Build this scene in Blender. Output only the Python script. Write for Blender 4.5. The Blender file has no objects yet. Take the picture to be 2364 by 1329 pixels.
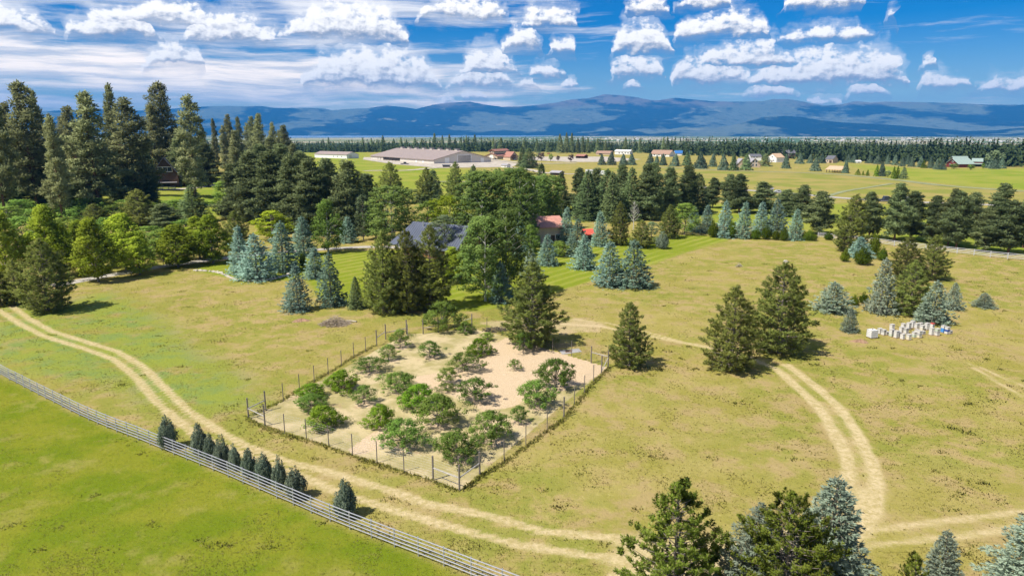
import bpy, math, random
import numpy as np
from mathutils import Vector, Matrix

# ------------------------------------------------------------------ camera, light, exposure
SC = bpy.context.scene
COL = SC.collection
FPX, CX, CY, CAMH = 1576.0, 1182.0, 664.5, 30.0
PITCH = math.radians(12.83)
cam_d = bpy.data.cameras.new('camera'); cam = bpy.data.objects.new('camera', cam_d); COL.objects.link(cam)
cam_d.sensor_width = 36.0; cam_d.lens = 24.0; cam_d.clip_start = 0.5; cam_d.clip_end = 120000.0
cam.location = (0, 0, CAMH); cam.rotation_euler = (math.pi/2 - PITCH, 0, 0)
SC.camera = cam
SC.view_settings.view_transform = 'Standard'; SC.view_settings.look = 'None'
SC.view_settings.exposure = 0.40; SC.view_settings.gamma = 1.0; SC.view_settings.use_curve_mapping = False
SC.cycles.max_bounces = 6; SC.cycles.diffuse_bounces = 3; SC.cycles.glossy_bounces = 2
SC.cycles.transmission_bounces = 2; SC.cycles.transparent_max_bounces = 4; SC.cycles.volume_bounces = 0
SC.cycles.use_adaptive_sampling = True; SC.cycles.adaptive_threshold = 0.02
SC.cycles.use_denoising = True
try: SC.cycles.denoising_input_passes = 'RGB_ALBEDO_NORMAL'; SC.cycles.denoising_prefilter = 'ACCURATE'
except Exception: pass

SUN_EL = math.radians(55); SUN_TO = Vector((-1.0, -0.68, 0)).normalized()      # horizontally towards the sun
sun_vec = Vector((SUN_TO.x*math.cos(SUN_EL), SUN_TO.y*math.cos(SUN_EL), math.sin(SUN_EL)))
sun_d = bpy.data.lights.new('sun', 'SUN'); sun_d.energy = 5.0; sun_d.angle = math.radians(0.53); sun_d.color = (1.0, 0.955, 0.87)
sun = bpy.data.objects.new('sun', sun_d); COL.objects.link(sun)
sun.rotation_euler = (-sun_vec).to_track_quat('-Z', 'Y').to_euler(); sun.location = (0, 0, 200)

def pix_dir(px, py):
    x = (px-CX)/FPX; y = (CY-py)/FPX
    c, s = math.cos(PITCH), math.sin(PITCH)
    return Vector((x, c + y*s, -s + y*c))

class NT:
    """tiny node-tree helper"""
    def __init__(self, tree): self.t = tree; self.n = tree.nodes; self.l = tree.links
    def add(self, kind, **kw):
        n = self.n.new(kind)
        for k, v in kw.items(): setattr(n, k, v)
        return n
    def put(self, sock, v):
        if v is None: return
        if isinstance(v, bpy.types.NodeSocket): self.l.new(v, sock)
        else: sock.default_value = v
    def math(self, op, a, b=None, c=None, clamp=False):
        n = self.add('ShaderNodeMath', operation=op, use_clamp=clamp)
        self.put(n.inputs[0], a); self.put(n.inputs[1], b); self.put(n.inputs[2], c)
        return n.outputs[0]
    def vmath(self, op, a, b=None, c=None):
        n = self.add('ShaderNodeVectorMath', operation=op)
        self.put(n.inputs[0], a); self.put(n.inputs[1], b); self.put(n.inputs[2], c)
        return n.outputs['Value'] if op in ('LENGTH', 'DOT_PRODUCT', 'DISTANCE') else n.outputs[0]
    def noise(self, vec, scale, detail=4, rough=0.55, dim='3D', col=False):
        n = self.add('ShaderNodeTexNoise', noise_dimensions=dim)
        self.put(n.inputs['Vector'], vec); n.inputs['Scale'].default_value = scale
        n.inputs['Detail'].default_value = detail; n.inputs['Roughness'].default_value = rough
        return n.outputs['Color'] if col else n.outputs[0]
    def smooth(self, v, lo, hi, a=0.0, b=1.0):
        n = self.add('ShaderNodeMapRange', interpolation_type='SMOOTHSTEP')
        self.put(n.inputs[0], v); self.put(n.inputs[1], lo); self.put(n.inputs[2], hi); self.put(n.inputs[3], a); self.put(n.inputs[4], b)
        return n.outputs[0]
    def mix(self, f, a, b, blend='MIX'):
        n = self.add('ShaderNodeMix', data_type='RGBA', blend_type=blend)
        def c(v): return v if isinstance(v, bpy.types.NodeSocket) else (tuple(v)+(1,))[:4]
        self.put(n.inputs[0], f); self.put(n.inputs[6], c(a)); self.put(n.inputs[7], c(b))
        return n.outputs[2]

# ---- sky: Nishita + cumulus and streaky high cloud, laid out by compass bearing and elevation
W = bpy.data.worlds.new('World'); SC.world = W; W.use_nodes = True
wt = NT(W.node_tree); wt.n.clear()
sky = wt.add('ShaderNodeTexSky', sky_type='NISHITA', sun_disc=False)
sky.sun_elevation = SUN_EL; sky.sun_rotation = math.atan2(SUN_TO.x, SUN_TO.y)
sky.altitude = 900; sky.air_density = 1.0; sky.dust_density = 0.25; sky.ozone_density = 2.2
# clouds as boxes (x0, y0, x1, y1) read off the photograph and turned into bearing / elevation
CLOUDS = [(140,8,380,82),(415,22,650,94),(640,0,950,88),(325,97,482,147),(690,108,1025,197),(965,-10,1180,42),(1195,8,1345,58),
 (1155,58,1262,114),(1268,80,1326,116),(1405,52,1546,121),(1550,18,1778,83),(1790,54,2020,92),(1398,127,1545,174),(1437,178,1492,198),
 (1548,118,1730,191),(1612,96,1850,150),(1720,104,2105,192),(2118,128,2166,153),(2118,163,2245,198),(2235,168,2420,206),(1950,190,2044,222),
 (1720,190,1855,219),(1872,221,1958,241),(1055,114,1202,168),(1028,154,1188,198),(1212,142,1302,173),(1190,174,1242,198),(1289,183,1336,200),
 (1072,210,1116,230),(2040,20,2086,39),(1440,-12,1552,27),(1628,242,1668,254),(1010,222,1060,240),(230,0,520,60),(-60,20,120,70),(1800,-40,2010,14),
 (1560,-30,1700,10),(-300,40,-80,120),(2500,60,2760,150),(2460,180,2600,215),(-420,170,-180,230)]
def azel(px, py):
    d = pix_dir(px, py).normalized()
    return math.degrees(math.atan2(d.x, d.y)), math.degrees(math.asin(d.z))
def cloud_rows():
    """sort the clouds into rows that do not overlap sideways; each row becomes a base curve and a height curve over the bearing"""
    items = []
    for (x0, y0, x1, y1) in CLOUDS:
        a0, _ = azel(x0, y1); a1, _ = azel(x1, y1); _, eb = azel((x0+x1)/2, y1); _, et = azel((x0+x1)/2, y0); items.append((a0, a1, eb, et-eb))
    items.sort(key=lambda c: -(c[1]-c[0])); rows = []
    for c in items:
        for r in rows:
            if all(c[1] < q[0]-0.25 or c[0] > q[1]+0.25 for q in r): r.append(c); break
        else: rows.append([c])
    return [sorted(r) for r in rows]
def curve_node(t, x, pts):
    n = t.add('ShaderNodeFloatCurve'); cm = n.mapping; cu = cm.curves[0]; cm.use_clip = False
    pts = sorted(pts); cu.points[0].location = pts[0]; cu.points[1].location = pts[-1]
    for p in pts[1:-1]: cu.points.new(*p)
    for p in cu.points: p.handle_type = 'VECTOR'
    cm.update(); t.put(n.inputs['Value'], x); return n.outputs[0]
def cloud_group():
    g = bpy.data.node_groups.new('cloud_field', 'ShaderNodeTree')
    g.interface.new_socket('P', in_out='INPUT', socket_type='NodeSocketVector')
    g.interface.new_socket('F', in_out='OUTPUT', socket_type='NodeSocketFloat'); g.interface.new_socket('Rel', in_out='OUTPUT', socket_type='NodeSocketFloat')
    t = NT(g); gi = t.add('NodeGroupInput'); go = t.add('NodeGroupOutput'); P = gi.outputs[0]
    wv = t.vmath('MULTIPLY_ADD', t.vmath('SUBTRACT', t.noise(P, 0.55, 3, 0.55, col=True), (0.5, 0.5, 0.5)), (2.6, 1.0, 0), P)
    s = t.add('ShaderNodeSeparateXYZ'); t.put(s.inputs[0], wv)
    n1 = t.noise(t.vmath('MULTIPLY', P, (0.72, 1.05, 1.0)), 1.05, 9, 0.64); n2 = t.add('ShaderNodeTexVoronoi', feature='F1', voronoi_dimensions='2D')
    t.put(n2.inputs['Vector'], t.vmath('MULTIPLY_ADD', t.noise(P, 1.7, 2, 0.5, col=True), (0.8, 0.8, 0), P)); n2.inputs['Scale'].default_value = 2.1
    try: n2.inputs['Detail'].default_value = 3.0; n2.inputs['Roughness'].default_value = 0.55; n2.normalize = True
    except Exception: pass
    nz = t.math('ADD', t.math('MULTIPLY', t.math('SUBTRACT', n1, 0.5), 3.0), t.math('MULTIPLY', t.math('SUBTRACT', 0.40, n2.outputs['Distance']), 0.42))
    # the weather repeats mirrored beyond 45 degrees of bearing
    u = t.math('DIVIDE', t.math('PINGPONG', t.math('ADD', s.outputs[0], 405.0), 90.0), 90.0)
    sq = t.add('ShaderNodeCombineXYZ'); t.put(sq.inputs[0], s.outputs[0]); t.put(sq.inputs[1], t.math('MULTIPLY', s.outputs[1], 0.15))
    lumpy = t.math('MULTIPLY_ADD', t.noise(sq.outputs[0], 0.62, 2, 0.5), 1.5, 0.32)
    best = None
    for row in cloud_rows():
        B = []; H = []; last = -45.0
        for (a0, a1, eb, h) in row:
            for k in range(-4, 5):
                q = k/4.0; x = (a0+a1)/2+(a1-a0)/2*q; lump = max(0.0, 1-abs(q)**2.2)**0.6
                H.append(((x+45)/90, 0.5+h*lump/30)); B.append(((x+45)/90, 0.5+eb/30))
            H += [((a0-0.2+45)/90, 0.44), ((a1+0.2+45)/90, 0.44)]
        B += [(0.0, min(B)[1]), (1.0, max(B)[1])]; H += [(0.0, 0.44), (1.0, 0.44)]
        H = [p for p in H if 0 <= p[0] <= 1]; B = [p for p in B if 0 <= p[0] <= 1]
        base = t.math('MULTIPLY', t.math('SUBTRACT', curve_node(t, u, B), 0.5), 30.0); h = t.math('MULTIPLY', t.math('SUBTRACT', curve_node(t, u, H), 0.5), 30.0)
        y = t.math('SUBTRACT', s.outputs[1], base)
        h = t.math('MULTIPLY', h, lumpy)
        ftop = t.math('DIVIDE', t.math('SUBTRACT', h, y), t.math('MULTIPLY_ADD', t.math('MAXIMUM', h, 0.0), 0.45, 0.25))
        f = t.math('SMOOTH_MIN', ftop, t.math('MULTIPLY_ADD', y, 1.7, 0.55), 0.35)
        rl = t.math('DIVIDE', y, t.math('MAXIMUM', h, 0.4))
        if best is None: best = f; rel = rl
        else:
            gt = t.math('GREATER_THAN', f, best); rel = t.math('MULTIPLY_ADD', gt, t.math('SUBTRACT', rl, rel), rel); best = t.math('SMOOTH_MAX', best, f, 0.12)
    t.put(go.inputs[0], t.math('ADD', best, nz)); t.put(go.inputs[1], t.math('MULTIPLY_ADD', t.math('SUBTRACT', n1, 0.5), 1.3, rel))
    return g
CG = cloud_group()
tc = wt.add('ShaderNodeTexCoord'); sp = wt.add('ShaderNodeSeparateXYZ'); wt.put(sp.inputs[0], tc.outputs['Generated'])
az = wt.math('MULTIPLY', wt.math('ARCTAN2', sp.outputs[0], sp.outputs[1]), 57.29578)
el = wt.math('MULTIPLY', wt.math('ARCSINE', sp.outputs[2]), 57.29578)
cx_ = wt.add('ShaderNodeCombineXYZ'); wt.put(cx_.inputs[0], az); wt.put(cx_.inputs[1], el); P = cx_.outputs[0]
def field(vec):
    n = wt.add('ShaderNodeGroup'); n.node_tree = CG; wt.put(n.inputs[0], vec); return n.outputs[0], n.outputs[1]
(F0, REL), (F1, _r) = field(P), field(wt.vmath('ADD', P, (-0.20, 0.26, 0)))
mask = wt.smooth(F0, -0.05, wt.smooth(REL, 0.0, 0.7, 1.25, 0.66))
veil = wt.math('MULTIPLY', wt.smooth(wt.math('ADD', F0, wt.math('MULTIPLY', wt.math('SUBTRACT', wt.noise(wt.vmath('MULTIPLY', P, (0.22, 1.1, 1.0)), 0.9, 6, 0.62), 0.5), 3.4)), -1.0, 0.9), 0.42)
mask = wt.math('MAXIMUM', mask, veil)
lit = wt.smooth(wt.math('ADD', wt.math('MULTIPLY', REL, 0.85), wt.math('MULTIPLY', wt.math('SUBTRACT', F0, F1), 0.42)), -0.22, 0.62)
cum_col = wt.mix(lit, (0.29, 0.325, 0.40), (1.08, 1.03, 0.96))
# streaks: noise drawn out sideways, thicker to the left (north-west); same weather right round the horizon
sv = wt.vmath('MULTIPLY', P, (0.055, 0.62, 1.0))
sv = wt.vmath('ADD', sv, wt.vmath('MULTIPLY', wt.noise(P, 0.16, 2, 0.5, col=True), (0.3, 0.5, 0)))
st = wt.noise(sv, 1.15, 7, 0.62)
bank = wt.smooth(wt.noise(wt.vmath('MULTIPLY', P, (0.016, 0.0, 1.0)), 1.0, 1, 0.5), 0.35, 0.65, -0.02, 0.05)
left = wt.smooth(az, 14.0, -16.0, 0.0, 0.115)
low = wt.smooth(wt.math('ABSOLUTE', wt.math('SUBTRACT', el, wt.smooth(az, 2.0, -20.0, 2.3, 4.2))), 3.2, 0.3, 0.0, 1.0)
cover = wt.math('ADD', wt.math('ADD', st, left), wt.math('ADD', wt.math('MULTIPLY', low, wt.smooth(az, 10.0, -4.0, 0.0, 0.085)), bank))
smask = wt.math('MULTIPLY', wt.smooth(cover, 0.53, 0.74), 0.92)
st_col = wt.mix(wt.smooth(wt.noise(sv, 2.2, 5, 0.6), 0.36, 0.60), (0.46, 0.51, 0.60), (0.92, 0.89, 0.86)); st_col = wt.vmath('MULTIPLY', st_col, wt.mix(low, (1.0, 1.0, 1.0), (1.62, 1.42, 1.18)))
hs = wt.add('ShaderNodeHueSaturation'); hs.inputs['Saturation'].default_value = 1.85; hs.inputs['Hue'].default_value = 0.516; wt.put(hs.inputs['Color'], sky.outputs[0])
sk = wt.vmath('SCALE', hs.outputs[0]); sk.node.inputs['Scale'].default_value = 0.074
col = wt.mix(smask, sk, st_col); col = wt.mix(mask, col, cum_col)
W.cycles.sampling_method = 'MANUAL'; W.cycles.sample_map_resolution = 512
bg = wt.add('ShaderNodeBackground'); wt.put(bg.inputs['Color'], col); bg.inputs['Strength'].default_value = 1.0
wo = wt.add('ShaderNodeOutputWorld'); wt.put(wo.inputs['Surface'], bg.outputs[0])

# ------------------------------------------------------------------ helpers
RNG = np.random.default_rng(11)
def sstep(a, b, x):
    t = np.clip((np.asarray(x, float)-a)/(b-a), 0, 1); return t*t*(3-2*t)
def terrain(x, y):
    x = np.asarray(x, float); y = np.asarray(y, float); d = np.hypot(x, y)
    z = 7.5*np.exp(-((x+215)/95)**2-((y-300)/110)**2)
    near = 1-sstep(160, 320, d)
    z = z + near*(0.16*np.sin(x*0.11+0.7)*np.cos(y*0.083)+0.10*np.sin(x*0.043-y*0.061+1.3))
    z = z - 11*sstep(1000, 1600, d) - 24*sstep(1400, 3600, d)
    return z
def ground_at(px, py):
    """the point of the ground seen at a pixel of the photograph"""
    d = pix_dir(px, py); x = y = z = 0.0
    for _ in range(40):
        t = (z-CAMH)/d.z; x, y = d.x*t, d.y*t; zn = float(terrain(x, y)); z = zn if abs(zn-z) < 1e-4 else 0.5*z+0.5*zn
    return Vector((x, y, float(terrain(x, y))))
def height_of(base, py):
    """height of the point above base that is seen in pixel row py"""
    h = 1.0; c, s = math.cos(PITCH), math.sin(PITCH)
    k = (CY-py)/FPX
    # solve (zc)/(yc) = k with camera-space up = (z-30)c + y s, forward = y c - (z-30) s
    z = (k*base.y*c - base.y*s)/(c + k*s)
    return z + CAMH - base.z
def depth_of(p): return p.y*math.cos(PITCH) - (p.z-CAMH)*math.sin(PITCH)
def px_m(base): return depth_of(base)/FPX          # metres per photo pixel at that point

def new_mesh(name, verts, faces, mats=(), attrs=None, face_mat=None, smooth=False):
    """verts (n,3); faces (m,3|4) array or list of polygons"""
    me = bpy.data.meshes.new(name)
    if isinstance(faces, np.ndarray):
        v = np.asarray(verts, np.float32); m, k = faces.shape
        me.vertices.add(len(v)); me.vertices.foreach_set('co', v.ravel())
        me.loops.add(m*k); me.loops.foreach_set('vertex_index', faces.astype(np.int32).ravel())
        me.polygons.add(m); me.polygons.foreach_set('loop_start', np.arange(0, m*k, k, dtype=np.int32))
        me.update(calc_edges=True)
    else:
        me.from_pydata([tuple(map(float, p)) for p in verts], [], faces); me.update()
    for mm in mats: me.materials.append(mm)
    if face_mat is not None: me.polygons.foreach_set('material_index', np.asarray(face_mat, np.int32))
    if smooth: me.polygons.foreach_set('use_smooth', np.ones(len(me.polygons), bool))
    for nm, a in (attrs or {}).items():
        a = np.asarray(a, np.float32)
        if nm == 'nrm': me.attributes.new(nm, 'FLOAT_VECTOR', 'POINT').data.foreach_set('vector', a.ravel())
        elif a.ndim == 1: me.attributes.new(nm, 'FLOAT', 'POINT').data.foreach_set('value', a)
        else: me.attributes.new(nm, 'FLOAT_COLOR', 'POINT').data.foreach_set('color', a.ravel())
    return me
def link(name, data, parent=None, loc=None, rz=None, scale=None):
    o = bpy.data.objects.new(name, data); COL.objects.link(o)
    if parent is not None: o.parent = parent
    if loc is not None: o.location = loc
    if rz is not None: o.rotation_euler = (0, 0, rz)
    if scale is not None: o.scale = scale
    return o
def tag(o, label=None, cat=None, group=None, kind=None):
    if label: o['label'] = label
    if cat: o['category'] = cat
    if group: o['group'] = group
    if kind: o['kind'] = kind
    return o
ORD = ['first','second','third','fourth','fifth','sixth','seventh','eighth','ninth','tenth','eleventh','twelfth','thirteenth','fourteenth',
       'fifteenth','sixteenth','seventeenth','eighteenth','nineteenth','twentieth']+['twenty-'+w for w in
       ('first','second','third','fourth','fifth','sixth','seventh','eighth','ninth')]+['thirtieth']+['thirty-'+w for w in ('first','second','third','fourth','fifth','sixth','seventh','eighth','ninth')]

class MB:
    """collects simple solids into one mesh"""
    def __init__(self): self.v = []; self.f = []
    def poly(self, pts, faces):
        b = len(self.v); self.v += [tuple(p) for p in pts]; self.f += [[b+i for i in f] for f in faces]; return self
    def box(self, c, s, rz=0.0):
        hx, hy, hz = s[0]/2, s[1]/2, s[2]/2; ca, sa = math.cos(rz), math.sin(rz); P = []
        for dx, dy, dz in ((-1,-1,-1),(1,-1,-1),(1,1,-1),(-1,1,-1),(-1,-1,1),(1,-1,1),(1,1,1),(-1,1,1)):
            x, y = dx*hx, dy*hy; P.append((c[0]+x*ca-y*sa, c[1]+x*sa+y*ca, c[2]+dz*hz))
        return self.poly(P, [(3,2,1,0),(4,5,6,7),(0,1,5,4),(1,2,6,5),(2,3,7,6),(3,0,4,7)])
    def tube(self, pts, rad, n=6, cap=True):
        pts = [Vector(p) for p in pts]; R = rad if isinstance(rad, (list, tuple)) else [rad]*len(pts)
        rings = []
        for i, p in enumerate(pts):
            t = (pts[min(i+1, len(pts)-1)]-pts[max(i-1, 0)]).normalized()
            a = t.cross(Vector((0, 0, 1)) if abs(t.z) < 0.9 else Vector((1, 0, 0))).normalized(); b = t.cross(a)
            rings.append([p+(a*math.cos(2*math.pi*k/n)+b*math.sin(2*math.pi*k/n))*R[i] for k in range(n)])
        base = len(self.v)
        for r in rings: self.v += [tuple(q) for q in r]
        for i in range(len(rings)-1):
            for k in range(n):
                k2 = (k+1) % n
                self.f.append([base+i*n+k, base+(i+1)*n+k, base+(i+1)*n+k2, base+i*n+k2])
        if cap:
            self.f.append([base+k for k in range(n)]); self.f.append([base+(len(rings)-1)*n+k for k in reversed(range(n))])
        return self
    def mesh(self, name, mat, smooth=False): return new_mesh(name, self.v, self.f, [mat], smooth=smooth)
    def build(self, name, mat, parent=None, loc=None, rz=None, smooth=False):
        return link(name, self.mesh(name, mat, smooth), parent, loc, rz)

# ------------------------------------------------------------------ materials
def mat_new(name):
    m = bpy.data.materials.new(name); m.use_nodes = True; t = NT(m.node_tree); t.n.clear()
    out = t.add('ShaderNodeOutputMaterial'); return m, t, out
def plain(name, col, rough=0.7, var=0.12, scale=1.5, metal=0.0, bump=0.0):
    m, t, out = mat_new(name); tcn = t.add('ShaderNodeTexCoord')
    n = t.noise(tcn.outputs['Object'], scale, 5, 0.6)
    c = t.mix(t.smooth(n, 0.3, 0.7), [v*(1-var) for v in col], [min(1, v*(1+var)) for v in col])
    b = t.add('ShaderNodeBsdfPrincipled'); t.put(b.inputs['Base Color'], c); b.inputs['Roughness'].default_value = rough; b.inputs['Metallic'].default_value = metal
    b.inputs['Specular IOR Level'].default_value = 0.3
    if bump:
        bn = t.add('ShaderNodeBump'); bn.inputs['Strength'].default_value = bump; t.put(bn.inputs['Height'], t.noise(tcn.outputs['Object'], scale*6, 4)); t.put(b.inputs['Normal'], bn.outputs[0])
    t.put(out.inputs[0], b.outputs[0]); return m
def leafmat(name, dark, light, trans=0.25, hue_var=0.06, rough=0.6, tipcol=None):
    """tint attribute runs from old growth (0) to new growth (1); each tree differs a little"""
    m, t, out = mat_new(name)
    at = t.add('ShaderNodeAttribute', attribute_name='tint'); oi = t.add('ShaderNodeObjectInfo')
    c = t.mix(at.outputs['Fac'], dark, light)
    if tipcol: c = t.mix(t.smooth(at.outputs['Fac'], 0.78, 1.0), c, tipcol)
    hs = t.add('ShaderNodeHueSaturation'); t.put(hs.inputs['Color'], c)
    t.put(hs.inputs['Hue'], t.math('MULTIPLY_ADD', oi.outputs['Random'], hue_var*0.5, 0.5-hue_var*0.25))
    t.put(hs.inputs['Value'], t.math('MULTIPLY_ADD', t.math('FRACT', t.math('MULTIPLY', oi.outputs['Random'], 7.31)), 0.6, 0.70))
    na = t.add('ShaderNodeAttribute', attribute_name='nrm'); vt = t.add('ShaderNodeVectorTransform', vector_type='NORMAL', convert_from='OBJECT', convert_to='WORLD'); t.put(vt.inputs[0], na.outputs['Vector'])
    gm = t.add('ShaderNodeNewGeometry'); nn = t.vmath('NORMALIZE', t.vmath('MULTIPLY_ADD', gm.outputs['Normal'], (0.35, 0.35, 0.35), vt.outputs[0]))
    d = t.add('ShaderNodeBsdfDiffuse'); t.put(d.inputs['Color'], hs.outputs[0]); t.put(d.inputs['Normal'], nn)
    tr = t.add('ShaderNodeBsdfTranslucent'); t.put(tr.inputs[0], hs.outputs[0])
    mx = t.add('ShaderNodeMixShader'); mx.inputs[0].default_value = 0.40; t.put(mx.inputs[1], d.outputs[0]); t.put(mx.inputs[2], tr.outputs[0])
    t.put(out.inputs[0], mx.outputs[0]); return m
M = {}
M['bark'] = plain('bark', (0.10, 0.07, 0.05), 0.9, 0.4, 6)
M['bark_orange'] = plain('bark_orange', (0.17, 0.095, 0.055), 0.9, 0.35, 4)
M['bark_pale'] = plain('bark_pale', (0.52, 0.50, 0.44), 0.8, 0.3, 5)
M['bark_grey'] = plain('bark_grey', (0.20, 0.17, 0.14), 0.9, 0.3, 6)
M['ponderosa'] = leafmat('ponderosa', (0.182, 0.205, 0.091), (0.449, 0.468, 0.215), 0.15, 0.05)
M['youngpine'] = leafmat('youngpine', (0.161, 0.214, 0.048), (0.401, 0.441, 0.111), 0.2, 0.05, tipcol=(0.25, 0.24, 0.10))
M['nearpine'] = leafmat('nearpine', (0.110, 0.165, 0.022), (0.330, 0.390, 0.062), 0.2, 0.04, tipcol=(0.40, 0.36, 0.16))
M['scots'] = leafmat('scots', (0.124, 0.170, 0.076), (0.297, 0.350, 0.147), 0.15, 0.05)
M['bluespruce'] = leafmat('bluespruce', (0.134, 0.227, 0.172), (0.396, 0.565, 0.433), 0.1, 0.1)
M['palespruce'] = leafmat('palespruce', (0.164, 0.226, 0.163), (0.440, 0.523, 0.384), 0.1, 0.1)
M['greenspruce'] = leafmat('greenspruce', (0.098, 0.154, 0.069), (0.266, 0.343, 0.141), 0.12)
M['farforest'] = leafmat('farforest', (0.049, 0.077, 0.035), (0.146, 0.189, 0.078), 0.2)
M['farspruce'] = leafmat('farspruce', (0.074, 0.118, 0.077), (0.238, 0.316, 0.208), 0.2)
M['maple'] = leafmat('maple', (0.167, 0.258, 0.022), (0.424, 0.513, 0.056), 0.35)
M['leafdark'] = leafmat('leafdark', (0.110, 0.178, 0.043), (0.280, 0.375, 0.100), 0.3)
M['leafmid'] = leafmat('leafmid', (0.127, 0.218, 0.038), (0.306, 0.436, 0.091), 0.32)
M['leafyellow'] = leafmat('leafyellow', (0.214, 0.279, 0.020), (0.428, 0.482, 0.040), 0.35)
M['leafgrey'] = leafmat('leafgrey', (0.131, 0.181, 0.084), (0.283, 0.350, 0.178), 0.25)
M['leafmaroon'] = leafmat('leafmaroon', (0.065, 0.041, 0.043), (0.174, 0.108, 0.102), 0.2)
M['fruit'] = leafmat('fruit', (0.104, 0.177, 0.031), (0.258, 0.366, 0.075), 0.32)
M['fruitbright'] = leafmat('fruitbright', (0.111, 0.209, 0.017), (0.259, 0.385, 0.040), 0.32)
M['juniper'] = leafmat('juniper', (0.154, 0.205, 0.139), (0.380, 0.452, 0.318), 0.1)
M['arbor'] = leafmat('arbor', (0.088, 0.145, 0.012), (0.243, 0.321, 0.030), 0.2)
M['deadwood'] = plain('deadwood', (0.42, 0.37, 0.28), 0.9, 0.3, 4)
# ------------------------------------------------------------------ ground
def gpts(px): return [ground_at(x, y) for x, y in px]
def poly_dist(X, Y, pts):
    D = np.full(X.shape, 1e9)
    for a, b in zip(pts[:-1], pts[1:]):
        dx, dy = b.x-a.x, b.y-a.y; L2 = dx*dx+dy*dy+1e-9
        t = np.clip(((X-a.x)*dx+(Y-a.y)*dy)/L2, 0, 1)
        D = np.minimum(D, np.hypot(X-a.x-t*dx, Y-a.y-t*dy))
    return D
def inside(X, Y, pts):
    r = np.zeros(X.shape, bool); n = len(pts)
    for i in range(n):
        a, b = pts[i], pts[(i+1) % n]
        if abs(a.y-b.y) < 1e-9: continue
        c = ((a.y > Y) != (b.y > Y)) & (X < (b.x-a.x)*(Y-a.y)/(b.y-a.y)+a.x); r ^= c
    return r
def soft_in(X, Y, pts, w):
    d = poly_dist(X, Y, list(pts)+[pts[0]]); s = np.where(inside(X, Y, pts), d, -d)
    return sstep(-w, w, s)
_LAT = np.random.default_rng(5).random((256, 256))
def vnoise(x, y, seed=0):
    x = np.asarray(x, float)+seed*17.31; y = np.asarray(y, float)+seed*9.73
    xi = np.floor(x).astype(int); yi = np.floor(y).astype(int); fx = x-xi; fy = y-yi
    fx = fx*fx*(3-2*fx); fy = fy*fy*(3-2*fy); g = lambda a, b: _LAT[a % 256, b % 256]
    return (g(xi, yi)*(1-fx)+g(xi+1, yi)*fx)*(1-fy)+(g(xi, yi+1)*(1-fx)+g(xi+1, yi+1)*fx)*fy
def fbm(x, y, o=4, seed=0):
    s = 0; a = 0.5; t = 0
    for i in range(o): s = s+a*vnoise(x*2**i, y*2**i, seed+i); t += a; a *= 0.5
    return s/t

RUT_A = [(-60,690),(0,718),(45,748),(99,775),(196,805),(262,829),(313,871),(361,929),(406,968),(449,1001),(520,1033),(620,1072),(717,1108),(771,1133),(900,1176),(1059,1222),(1200,1258),(1420,1290)]
RUT_B = [(-40,672),(18,700),(69,737),(120,764),(181,783),(271,811),(328,844),(391,905),(433,947),(512,998),(571,1030),(652,1062),(760,1089),(890,1128),(983,1161),(1136,1192),(1250,1225),(1440,1245)]
RUT_C = [(1790,850),(1836,890),(1893,944),(1923,993),(1956,1056),(1959,1101),(1941,1150),(1880,1215),(1760,1255),(1560,1280),(1420,1290)]
RUT_D = [(1818,843),(1881,890),(1941,944),(1977,996),(2010,1062),(2024,1116),(2022,1165),(1996,1222),(1930,1275),(1800,1312),(1600,1330),(1420,1335)]
RUT_E = [(1985,1230),(2080,1215),(2200,1200),(2364,1180),(2450,1172)]
RUT_F = [(1975,1262),(2100,1250),(2220,1238),(2364,1215),(2450,1205)]
RUT_G = [(1290,748),(1380,752),(1480,772),(1600,795),(1700,815),(1790,850)]
RUT_H = [(2236,838),(2290,860),(2364,892)]; RUT_I = [(2250,850),(2300,880),(2364,918)]
RUT_J = [(1300,735),(1400,745),(1500,768),(1580,790)]
LAWN = [(1280,676),(1330,660),(1400,636),(1500,612),(1610,575),(1690,550),(1600,541),(1480,548),(1300,560),(1150,570),(1000,575),(860,578),(700,583),(560,592),(470,612),(450,625),(520,640),(560,652),(660,648),(700,640),(740,690),(800,700),(870,715),(1000,712),(1100,720),(1180,705)]
PAST = [(-40,862),(23,878),(89,912),(164,951),(247,988),(346,1027),(431,1060),(527,1101),(639,1152),(762,1206),(911,1262),(1025,1305),(1160,1357),(1200,1500),(-600,1500),(-400,860)]
ORCH_PX = [(574,965),(1060.7,1131.6),(1403.7,848),(1275.7,809.5),(1158.8,774.5),(1089.5,757.6),(977,770),(938,771)]
CHIPS = [(960,868),(1040,858),(1130,800),(1180,772),(1230,790),(1403,846),(1380,872),(1330,890),(1240,900),(1190,938),(1120,950),(1080,925),(1020,905),(960,895)]
CHIPS2 = [(872,990),(925,1015),(830,1052),(800,1040)]
WEEDS = [(0,690),(150,700),(240,672),(330,700),(400,760),(470,820),(560,870),(600,930),(430,960),(330,930),(260,880),(200,900),(60,870),(-60,830)]
SOIL = [(1090,745),(1180,735),(1330,735),(1400,748),(1380,765),(1290,770),(1160,768)]
G_RUTS = [gpts(r) for r in (RUT_A, RUT_B, RUT_C, RUT_D, RUT_E, RUT_F, RUT_G, RUT_H, RUT_I, RUT_J)]
RW = [0.52, 0.52, 0.72, 0.72, 0.55, 0.55, 0.75, 0.42, 0.42, 0.5]; RS = [1.0, 1.0, 0.95, 1.0, 0.72, 0.72, 0.78, 0.68, 0.68, 0.66]
G_LAWN, G_PAST, G_ORCH, G_CHIP, G_CHIP2, G_WEED, G_SOIL = [gpts(p) for p in (LAWN, PAST, ORCH_PX, CHIPS, CHIPS2, WEEDS, SOIL)]
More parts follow.
